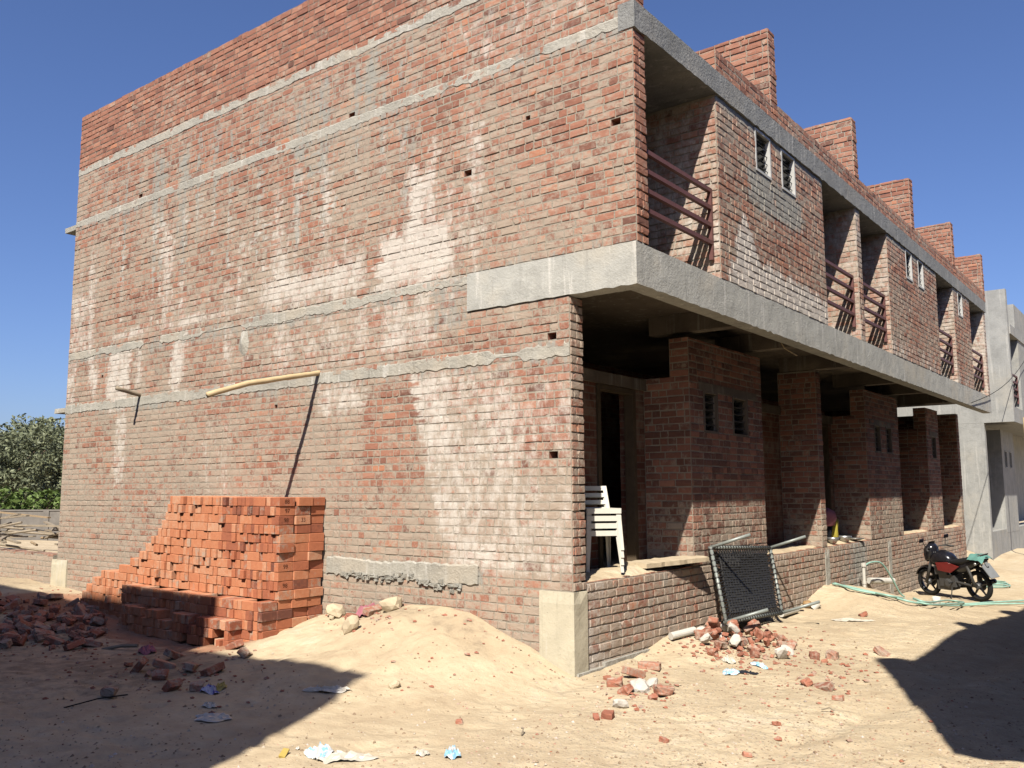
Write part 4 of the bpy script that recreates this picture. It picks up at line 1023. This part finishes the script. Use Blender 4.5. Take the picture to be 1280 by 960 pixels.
# ================================================================== CHAIRS
def make_chair(loc, rz, label):
    t = thing('plastic_chair', label, 'chair', loc, rz, 'stacked white chairs on the veranda')
    mb = MB(); g = []                                           # seat, x forward
    for i in range(9):
        row = []
        for j in range(9):
            u, v = i / 8, j / 8 - .5; w = .36 + .02 * u
            row.append(mb.vert((-.2 + .42 * u, v * w, .43 + .018 * (2 * v) ** 2 - .03 * ss(.8, 1, u) - .01 * math.sin(u * 3))))
        g.append(row)
    for i in range(8):
        for j in range(8): mb.f.append([g[i][j], g[i + 1][j], g[i + 1][j + 1], g[i][j + 1]]); mb.m.append(0)
    for (a, b) in (((-.2, -.18), (-.2, .18)), ((.22, -.19), (.22, .19)), ((-.2, -.18), (.22, -.19)), ((-.2, .18), (.22, .19))):
        A, B = V((*a, .42)), V((*b, .42)); d = (B - A) / 2; n = d.cross(Z).normalized() * .006; mb.obox((A + B) / 2, d, n, Z * .028)
    mb.build('seat', 'white_plastic', t, False)
    mb = MB()
    def bp(v, h): return V((-.205 - .05 * h - .03 * (1 - (2 * v) ** 2) * (h > .0), v * (.38 - .05 * h), .44 + .25 * h))
    def strip(v0, v1, h0, h1, n=8):
        for k in range(n):
            a, b = v0 + (v1 - v0) * k / n, v0 + (v1 - v0) * (k + 1) / n
            q = [bp(a, h0), bp(b, h0), bp(b, h1), bp(a, h1)]; th = V((.014, 0, .004))
            mb.face(q); mb.face([x + th for x in q]); mb.face([q[0], q[1], q[1] + th, q[0] + th]); mb.face([q[3], q[2], q[2] + th, q[3] + th])
            if k in (0, n - 1): e = (0, 3) if k == 0 else (1, 2); mb.face([q[e[0]], q[e[1]], q[e[1]] + th, q[e[0]] + th])
    strip(-.5, -.38, 0, 1, 2); strip(.38, .5, 0, 1, 2); strip(-.38, .38, .8, 1); strip(-.38, .38, .5, .68); strip(-.38, .38, .18, .36)
    mb.build('backrest', 'white_plastic', t)
    for sx, sy in ((1, 1), (1, -1), (-1, 1), (-1, -1)):
        mb = MB(); top = V((.21 if sx > 0 else -.2, .185 * sy, .42)); bot = V((.25 if sx > 0 else -.27, .205 * sy, 0)); d = bot - top
        prev = None
        for k in range(5):
            p = top + d * k / 4; w = .05 - .022 * k / 4
            r_ = [mb.vert(p + V((-w * sx, 0, 0))), mb.vert(p + V((0, .006 * sy, 0))), mb.vert(p + V((0, -w * sy, 0))), mb.vert(p + V((-.008 * sx, -w * sy, 0))), mb.vert(p + V((-.008 * sx, -.008 * sy, 0))), mb.vert(p + V((-w * sx, -.008 * sy, 0)))]
            if prev:
                for q in range(6): mb.f.append([prev[q], prev[(q + 1) % 6], r_[(q + 1) % 6], r_[q]]); mb.m.append(0)
            prev = r_
        mb.build('leg', 'white_plastic', t)
    return t
def copy_tree(o, parent=None):
    c = o.copy(); col.objects.link(c)
    if parent: c.parent = parent
    for ch in list(o.children): copy_tree(ch, c)
    return c
CLOC, CRZ = V((-.37, 1.07, .945)), math.radians(-42)
ch0 = make_chair(CLOC, CRZ, 'lowest white plastic chair of the stack behind the corner pillar')
for k, nm in ((1, 'second white plastic chair from the floor in the stack on the veranda'), (2, 'third white plastic chair from the floor in the veranda stack'), (3, 'topmost white plastic chair of the stack on the veranda')):
    c = copy_tree(ch0); c['label'] = nm; dv = Matrix.Rotation(CRZ, 3, 'Z') @ V((.006 * k, 0, .08 * k)); c.location = CLOC + dv

# ================================================================== WOVEN COT
TL, TR_, BLc, BRc = V((.06, 3.0, 1.12)), V((.06, 4.92, 1.02)), V((.36, 2.72, .27)), V((.36, 4.5, .19))
cot = thing('cot', 'woven black strap cot with grey pipe frame leaning on its side against the plinth', 'cot', (0, 0, 0))
nrm = (TR_ - BLc).cross(TL - BRc).normalized()
if nrm.x < 0: nrm = -nrm
for a, b in ((TL, TR_), (BLc, BRc), (TL, BLc), (TR_, BRc)):
    mb = MB(); mb.tube([a, b], .023, 10); mb.build('frame_rail', 'steel', cot, True)
for c in (TL, TR_, BLc, BRc):
    mb = MB(); mb.tube([c - nrm * .03, c + nrm * .5 + V((0, .12, 0))], .021, 10); mb.build('leg', 'steel', cot, True)
def cp(u, v): return TL.lerp(TR_, u).lerp(BLc.lerp(BRc, u), v)
mb = MB(); N_ = 34
ctr = lambda u, v: cp(u, v) + nrm * (-.03 * (1 - (2 * u - 1) ** 2) * (1 - (2 * v - 1) ** 2) + .004)
for k in range(N_):
    t_ = .1 + .8 * k / (N_ - 1)
    mb.tube([ctr(t_, .1 + .8 * j / 6) + nrm * (.004 if (j + k) % 2 else -.004) for j in range(7)], .0125, 4)
for k in range(24):
    t_ = .1 + .8 * k / 23
    mb.tube([ctr(.1 + .8 * j / 8, t_) + nrm * (-.004 if (j + k) % 2 else .004) for j in range(9)], .0125, 4)
mb.build('woven_net', 'strap', cot)
mb = MB()
for (A, B, n) in (((0, 0), (1, 0), 22), ((0, 1), (1, 1), 22), ((0, 0), (0, 1), 12), ((1, 0), (1, 1), 12)):
    prev = None
    for k in range(n * 2 + 1):
        t_ = .03 + .94 * k / (n * 2); u = A[0] + (B[0] - A[0]) * t_; v = A[1] + (B[1] - A[1]) * t_
        if k % 2: u = .5 + (u - .5) * (.78 if A[0] == B[0] else .9); v = .5 + (v - .5) * (.78 if A[1] == B[1] else .9)
        p = cp(u, v)
        if prev is not None: mb.tube([prev, p], .007, 4)
        if k % 2 == 0:
            d = ((cp(*B) - cp(*A)).normalized()); mb.tube([p - d * .008, p + d * .008], .032, 8)
        prev = p
mb.build('lacing', 'strap', cot)

# ================================================================== MOTORCYCLE
def motorcycle():
    rear, front = gp(1226, 751), gp(1161, 745)
    ang = math.radians(150); WB = 1.24
    mid = gp(1195, 748)
    t = thing('motorcycle', 'black motorcycle with red side panel parked by the plinth wall', 'motorcycle', (mid.x, mid.y, mid.z), ang)
    t.rotation_euler = (math.radians(-7), 0, ang); t.scale = (.94,) * 3
    def wheel(x, r):
        mb = MB(); prof = []
        for k in range(13):
            a = math.pi * (k / 12 - .5) ; prof.append((r - .055 + .055 * math.cos(a), .05 * math.sin(a)))
        prof = [(r - .075, -.045)] + prof + [(r - .075, .045)]
        rings = []
        for rr, h in prof: rings.append([mb.vert((x + rr * math.cos(q), h, r + rr * math.sin(q))) for q in (6.2832 * j / 28 for j in range(28))])
        for A, B in zip(rings, rings[1:] + rings[:1]):
            for j in range(28): mb.f.append([A[j], A[(j + 1) % 28], B[(j + 1) % 28], B[j]]); mb.m.append(0)
        w = mb.build('wheel', 'rubber', t, True)
        mb = MB()
        rim = []
        for rr, h in ((r - .09, -.035), (r - .072, -.04), (r - .072, .04), (r - .09, .035)): rim.append([mb.vert((x + rr * math.cos(q), h, r + rr * math.sin(q))) for q in (6.2832 * j / 28 for j in range(28))])
        for A, B in zip(rim, rim[1:] + rim[:1]):
            for j in range(28): mb.f.append([A[j], A[(j + 1) % 28], B[(j + 1) % 28], B[j]]); mb.m.append(0)
        mb.build('rim', 'black_paint', w, True)
        for k in range(5):
            a = k * 1.2566 + .3; mb = MB()
            c = V((x, 0, r)); mb.tube([c + V((.04 * math.cos(a), 0, .04 * math.sin(a))), c + V(((r - .085) * math.cos(a), 0, (r - .085) * math.sin(a)))], [.026, .016], 6); mb.build('spoke', 'black_paint', w)
        mb = MB(); mb.lathe((x, 0, r), (0, 1, 0), [(.05, -.07), (.065, -.05), (.065, .05), (.05, .07)], 16); mb.lathe((x, -.075, r), (0, 1, 0), [(.11, -.003), (.11, .003)], 20); mb.build('hub', 'engine', w)
    fx, rx, R1, R2 = WB / 2, -WB / 2, .3, .31
    wheel(fx, R1); wheel(rx, R2)
    for s in (-1, 1):
        mb = MB(); mb.tube([(fx, .09 * s, R1), (fx - .26, .09 * s, .9)], [.034, .03], 8); mb.build('fork', 'engine', t, True)
        mb = MB(); mb.tube([(rx, .11 * s, R2), (rx + .12, .12 * s, .72)], [.03, .03], 8); mb.build('shock', 'red_paint' if s > 5 else 'dark_iron', t, True)
        mb = MB(); mb.tube([(rx, .09 * s, R2), (-.02, .09 * s, .38)], .025, 6); mb.build('swing_arm', 'dark_iron', t)
    def loft(name, secs, mat, n=12):   # (x, zc, halfwidth, halfheight)
        mb = MB(); rings = []
        for x, zc, w, h in secs: rings.append([mb.vert((x, w * math.copysign(abs(math.cos(q)) ** .75, math.cos(q)), zc + h * math.copysign(abs(math.sin(q)) ** .75, math.sin(q)))) for q in (6.2832 * j / n for j in range(n))])
        for A, B in zip(rings, rings[1:]):
            for j in range(n): mb.f.append([A[j], A[(j + 1) % n], B[(j + 1) % n], B[j]]); mb.m.append(0)
        mb.f.append(rings[0][::-1]); mb.f.append(rings[-1]); mb.m += [0, 0]
        return mb.build(name, mat, t, True)
    loft('fuel_tank', [(.46, .76, .05, .06), (.38, .8, .15, .13), (.2, .84, .19, .16), (0, .81, .16, .13), (-.12, .77, .1, .07)], 'black_paint')
    loft('seat', [(-.0, .77, .1, .05), (-.15, .76, .15, .065), (-.4, .8, .16, .07), (-.62, .88, .13, .06), (-.75, .92, .07, .04)], 'seat')
    loft('tail', [(-.1, .62, .11, .12), (-.35, .68, .14, .13), (-.6, .76, .13, .1), (-.8, .85, .09, .06), (-.9, .88, .05, .04)], 'black_paint')
    loft('headlamp_cowl', [(.58, .86, .06, .1), (.53, .9, .15, .18), (.42, .95, .16, .19), (.33, .95, .09, .12)], 'black_paint')
    mb = MB(); mb.lathe((.565, 0, .87), (1, 0, 0), [(.065, -.02), (.065, .004), (.05, .015), (.01, .02)], 14); mb.build('headlamp', 'chrome', t, True)
    mb = MB(); mb.face([(.5, -.1, 1.03), (.5, .1, 1.03), (.4, .09, 1.17), (.4, -.09, 1.17)]); mb.face([(.49, -.1, 1.03), (.49, .1, 1.03), (.39, .09, 1.17), (.39, -.09, 1.17)]); mb.build('visor', 'black_paint', t)
    for s in (-1, 1):
        mb = MB(); pts = [(-.06, .2 * s, .78), (.2, .215 * s, .76), (.18, .2 * s, .6), (-.12, .185 * s, .56), (-.34, .175 * s, .7)]
        mb.face(pts); mb.face([(a, b - .02 * s, c) for a, b, c in pts])
        for k in range(5): a, b = pts[k], pts[(k + 1) % 5]; mb.face([a, b, (b[0], b[1] - .02 * s, b[2]), (a[0], a[1] - .02 * s, a[2])])
        mb.build('side_panel', 'red_paint', t)
        mb = MB(); mb.tube([(.36, .02 * s, .98), (.38, .16 * s, 1.05), (.3, .3 * s, 1.04), (.2, .37 * s, 1.02)], .014, 8); mb.tube([(.3, .3 * s, 1.04), (.19, .375 * s, 1.02)], .02, 8); hb = mb.build('handlebar', 'dark_iron', t, True)
        mb = MB(); mb.tube([(.32, .27 * s, 1.04), (.34, .33 * s, 1.2)], .007, 6); mb.obox(V((.34, .36 * s, 1.23)), V((.006, 0, .004)), V((0, .06, 0)), V((-.01, 0, .035))); mb.build('mirror', 'black_paint', hb)
        mb = MB(); mb.tube([(-.1, .1 * s, .36), (-.1, .24 * s, .36)], .014, 6); mb.build('foot_peg', 'rubber', t)
        mb = MB(); mb.lathe((-.72, .1 * s, .78), (-.3, s, 0), [(.02, 0), (.035, .06), (.02, .085)], 10); mb.build('indicator', 'chrome', t, True)
    mb = MB(); mb.box(-.16, .24, -.13, .13, .26, .5); mb.box(-.05, .32, -.11, .11, .18, .38); mb.box(.0, .3, -.16, .16, .5, .68); 
    for k in range(6): mb.box(.06 + .02 * k * .3, .22 + .02 * k * .3, -.1, .1, .47 + .03 * k, .485 + .03 * k)
    mb.lathe((.02, .11, .33), (0, 1, 0), [(.1, 0), (.1, .03), (.06, .045)], 16); mb.lathe((.02, -.11, .33), (0, -1, 0), [(.1, 0), (.1, .03), (.06, .045)], 16)
    mb.build('engine', 'engine', t)
    mb = MB()
    for s in (-1, 1): mb.tube([(.36, .03 * s, .9), (.34, .08 * s, .6), (.3, .08 * s, .3), (-.05, .08 * s, .28)], .02, 6); mb.tube([(.3, .05 * s, .78), (-.1, .1 * s, .68), (-.7, .1 * s, .78)], .018, 6)
    mb.build('frame', 'black_paint', t, True)
    mb = MB(); mb.tube([(.2, -.12, .42), (.3, -.13, .25), (.1, -.15, .2), (-.25, -.17, .24), (-.45, -.18, .3), (-.85, -.19, .4)], [.022, .022, .022, .03, .055, .05], 10); mb.build('exhaust', 'black_paint', t, True)
    def fender(x, r, a0, a1, w, mat, nm):
        mb = MB(); prev = None
        for k in range(11):
            a = a0 + (a1 - a0) * k / 10; row = [mb.vert((x + rr * math.cos(a), y, r + rr * math.sin(a))) for rr, y in ((r + .01, -w), (r + .04, -w * .6), (r + .05, 0), (r + .04, w * .6), (r + .01, w))]
            if prev:
                for q in range(4): mb.f.append([prev[q], row[q], row[q + 1], prev[q + 1]]); mb.m.append(0)
            prev = row
        return mb.build(nm, mat, t, True)
    fender(fx, R1, math.radians(20), math.radians(165), .07, 'black_paint', 'front_mudguard')
    fender(rx, R2 + .02, math.radians(15), math.radians(150), .08, 'dark_iron', 'rear_mudguard')
    mb = MB(); mb.obox(V((-.93, 0, .64)), V((0, .12, 0)), V((-.1, 0, -.13)), V((.006, 0, -.005))); mb.build('number_plate', 'plate', t)
    mb = MB(); mb.tube([(-.84, 0, .83), (-.9, 0, .72)], .03, 6); mb.build('plate_bracket', 'plate', t)
    mb = MB(); mb.tube([(-.05, .1, .3), (-.1, .26, -.03)], .012, 6); mb.build('side_stand', 'dark_iron', t)
    mb = MB(); mb.tube([(-.62, s_ * .11, .86) for s_ in (-1, 1)], .01, 6); mb.tube([(-.55, -.13, .84), (-.85, -.1, .96), (-.85, .1, .96), (-.55, .13, .84)], .014, 6); mb.build('grab_rail', 'dark_iron', t, True)
    # green cloth on the tail: a thing of its own
    mb = MB(); g = []
    for i in range(9):
        row = []
        for j in range(9):
            u, v = i / 8 - .5, j / 8 - .5
            row.append(mb.vert((-.74 + u * .34, v * .36, .955 + .03 * nz(u * 4, v * 4, 2) - .35 * max(0, abs(v) - .24) - .3 * max(0, -u - .28))))
        g.append(row)
    for i in range(8):
        for j in range(8): mb.f.append([g[i][j], g[i + 1][j], g[i + 1][j + 1], g[i][j + 1]]); mb.m.append(0)
    o = mb.build('cloth', 'cloth_green', None, True); o.location = t.location; o.rotation_euler = t.rotation_euler; o.scale = t.scale; tag(o, 'turquoise cloth lying over the tail of the motorcycle', 'cloth')
motorcycle()

# ================================================================== VERANDA BUNDLE AND DISHES
b0 = thing('cloth_bundle', 'pink and yellow green cloth bundle over a dark tub behind the low wall', 'cloth bundle', (-.42, 8.35, ZP + .02))
mb = MB(); mb.lathe((0, 0, 0), (0, 0, 1), [(.2, 0), (.25, .3), (.23, .3), (.19, .04)], 18); mb.build('tub', 'cloth_dark', b0, True)
def blob(name, c, sx, sy, sz, mat, seed):
    me = lump_mesh(name, sx, sy, sz, seed, mat, .14); o = bpy.data.objects.new(name, me); col.objects.link(o); o.parent = b0; o.location = c
    for p in me.polygons: p.use_smooth = True
    return o
blob('pink_cloth', (0, 0, .42), .55, .6, .34, 'cloth_pink', 61); blob('yellow_cloth', (.18, .22, .22), .2, .18, .44, 'cloth_yellow', 62)
for (x, y, r, lab) in ((-.09, 8.1, .1, 'shallow steel dish left of the steel bowl on the low wall'), (-.1, 8.75, .13, 'bright steel bowl on the low wall by the cloth bundle'), (-.1, 9.35, .17, 'wide steel plate at the right end of the dishes')):
    mb = MB(); h = .1 if 'bowl' in lab else .04; mb.lathe((x, y, ZP + .03), (0, 0, 1), [(r * .5, 0), (r * .9, h * .6), (r, h), (r * .95, h), (r * .45, .012)], 18); nm = lab.split()[2]
    tag(mb.build(nm, 'chrome', None, True), lab, nm)

# ================================================================== LEFT BACKGROUND
low = MB(); wall_face(low, V((0, .0, 0)), X_, -Y_, -17, -10.63, -.2, .79, sf_plain(.05, 1.0, 0), prot=(.0, .004)); low.box(-17, -10.63, .005, .23, -.2, .785)
u = -17
while u < -10.7:
    low.box(u + .005, u + .11, 0, .23, .76, .79 + RD.uniform(0, .02), 1, (RD.random(), 0, .5, 0), .004); u += .118
o = low.build('low_wall', ['mortar', 'brick']); tag(o, 'low beige plastered brick wall at the left end of the gable', 'wall')
pa = onplane(-60, 660, 1, 3.6); pb = onplane(66, 660, 1, 3.6)
labs = set()
for i in range(46):
    f = i / 46; z = .5 + .8 * (i % 12) / 12 + RD.uniform(-.05, .05); y = RD.uniform(2.6, 4.8); xc = RD.uniform(pa.x, pb.x + .6)
    if xc > pb.x - 1 and z > 1.05: z -= .25
    ln = RD.uniform(1.0, 2.6); a = RD.gauss(0, .25); tl = RD.gauss(0, .07); mb = MB()
    d = V((math.cos(a), math.sin(a), tl)) * ln / 2; n = d.cross(Z).normalized()
    thick = RD.random() < .5
    if thick: mb.obox(V((xc, y, z)), d, n * .05, n.cross(d).normalized() * .02)
    else: mb.tube([V((xc, y, z)) - d, V((xc, y, z)) + V((0, 0, .03 * nz(i))), V((xc, y, z)) + d], .032, 6)
    tag(mb.build('timber_plank' if thick else 'timber_pole', 'greywood' if RD.random() < .82 else 'wood'), ('weathered plank' if thick else 'thin crooked pole') + ' in the timber pile behind the low beige wall', 'plank' if thick else 'pole', 'planks in the timber pile' if thick else 'poles in the timber pile')
C0 = CAM + ray(30, 637) * 37; wd = V((r0.x, r0.y, 0))
bw = MB(); cc = V((C0.x, C0.y, 0))
for k in range(-8, 9):
    bw.obox(cc + wd * (k * 2.0) + Z * .45, wd * .88, V((-wd.y, wd.x, 0)) * .1, Z * (C0.z - .45 - .06)); bw.obox(cc + wd * (k * 2.0 + 1) + Z * .48, wd * .117, V((-wd.y, wd.x, 0)) * .14, Z * (C0.z - .48))
bw.obox(cc + Z * (C0.z - .03), wd * 17, V((-wd.y, wd.x, 0)) * .13, Z * .028)
M['grey_block'] = plain('grey_blockwork', (.2, .185, .165), .95, .1, 0, .45, 3, .6)
tag(bw.build('boundary_wall', 'grey_block'), 'grey boundary wall with posts in front of the trees', 'wall')
def foliage(mb, c, rx, ry, rz, n, leaf, seed, dens=1.):
    r = random.Random(seed)
    for i in range(n):
        while True:
            p = V((r.uniform(-1, 1), r.uniform(-1, 1), r.uniform(-1, 1)))
            if p.length < 1: break
        q = p.normalized() * (p.length ** .45)
        k = 1 + .35 * noise.noise(q * 1.7 + V((seed, 0, 0))) + .15 * noise.noise(q * 4 + V((0, seed, 0)))
        w = V((q.x * rx, q.y * ry, q.z * rz)) * k + c
        if noise.noise(w * .9 + V((seed, 3, 1))) < -.1 or noise.noise(w * 2.3 + V((seed, 1, 5))) < -.28: continue
        a = V((r.gauss(0, 1), r.gauss(0, 1), r.gauss(0, .7))).normalized(); b = a.cross(V((r.gauss(0, 1), r.gauss(0, 1), r.gauss(0, 1)))).normalized()
        s = leaf * r.uniform(.5, 1.3); cl = min(1, max(0, .5 + .55 * noise.noise(w * .8) + r.gauss(0, .18)))
        mb.face([w - a * s, w + b * s * .45, w + a * s, w - b * s * .45], (cl, 0, 0, 0))
def tree(px, py_top, dist, width, label, mat='leaf', name='tree', n=9000, seed=1):
    d = ray(px, 612); d.z = 0; d.normalize(); base = CAM + d * dist; base.z = 0
    top = 1.8 + (612 - py_top) / FPX * dist * 1.0
    t = thing(name, label, 'tree', base, 0, None)
    mb = MB(); mb.tube([(0, 0, -.3), (.1, .05, top * .25), (.0, .1, top * .55)], [.28, .2, .12], 9)
    for k in range(5): a = k * 1.3 + seed; mb.tube([(.05, .05, top * (.25 + .05 * k)), (math.cos(a) * width * .3, math.sin(a) * width * .3, top * (.55 + .06 * k))], [.12, .04], 6)
    mb.build('trunk', 'bark', t, True)
    mb = MB(); r = random.Random(seed)
    foliage(mb, V((0, 0, top * .55)), width * .5, width * .5, top * .42, int(n * .8), .11, seed)
    for k in range(7):
        a = r.uniform(0, 6.28); rr = width * r.uniform(.2, .42)
        foliage(mb, V((math.cos(a) * rr, math.sin(a) * rr, top * r.uniform(.35, .78))), width * .24, width * .24, top * .2, n // 7, .1, seed + k)
    mb.build('crown', mat, t)
tree(10, 528, 52, 6.5, 'dark bushy thorn tree at the left edge of the view', seed=3, n=26000); tree(62, 522, 56, 5.5, 'dark bushy tree rising next to the gable corner', seed=8, n=24000); tree(-45, 535, 60, 6.5, 'dark tree at the far left beyond the frame edge', seed=13, n=8000); tree(36, 545, 62, 6, 'darker tree standing behind the two front trees', seed=17, n=9000)
d = ray(30, 612); d.z = 0; d.normalize(); hb = CAM + d * 44; hb.z = 0
mb = MB()
for k in range(-9, 10): foliage(mb, hb + wd * (k * 1.1) + Z * (1.15 + .15 * nz(k * .9)), 1.0, .9, 1.0, 900, .14, 40 + k)
tag(mb.build('hedge', 'leaf_bright'), 'bright green hedge between the boundary wall and the trees', 'hedge', None, 'stuff')

# ================================================================== LIGHT
SD = V((.37, -.84, 1.0)).normalized()      # towards the sun
el = math.asin(SD.z); az = math.atan2(SD.x, SD.y)
sl = bpy.data.lights.new('sun', 'SUN'); so = bpy.data.objects.new('sun', sl); col.objects.link(so)
so.rotation_euler = (-SD).to_track_quat('-Z', 'Y').to_euler(); sl.energy = 5; sl.angle = math.radians(.53); sl.color = (1, .93, .82)
w = bpy.data.worlds.new('World'); sc.world = w; w.use_nodes = True; nt = w.node_tree; nt.nodes.clear()
sk = nt.nodes.new('ShaderNodeTexSky'); sk.sky_type = 'NISHITA'; sk.sun_disc = False; sk.sun_elevation = el; sk.sun_rotation = az
sk.altitude = 0; sk.air_density = 1.0; sk.dust_density = 1.1; sk.ozone_density = 8.0
bg = nt.nodes.new('ShaderNodeBackground'); bg.inputs[1].default_value = .06; ou = nt.nodes.new('ShaderNodeOutputWorld')
tn = nt.nodes.new('ShaderNodeMix'); tn.data_type = 'RGBA'; tn.blend_type = 'MULTIPLY'; tn.inputs[0].default_value = 1; tn.inputs[7].default_value = (1.06, .99, 1.14, 1)
nt.links.new(sk.outputs[0], tn.inputs[6]); nt.links.new(tn.outputs[2], bg.inputs[0]); nt.links.new(bg.outputs[0], ou.inputs[0])
sc.view_settings.view_transform = 'Standard'; sc.view_settings.look = 'None'; sc.view_settings.exposure = .98; sc.view_settings.gamma = 1
sc.view_settings.use_curve_mapping = False
sc.cycles.max_bounces = 6; sc.cycles.diffuse_bounces = 1
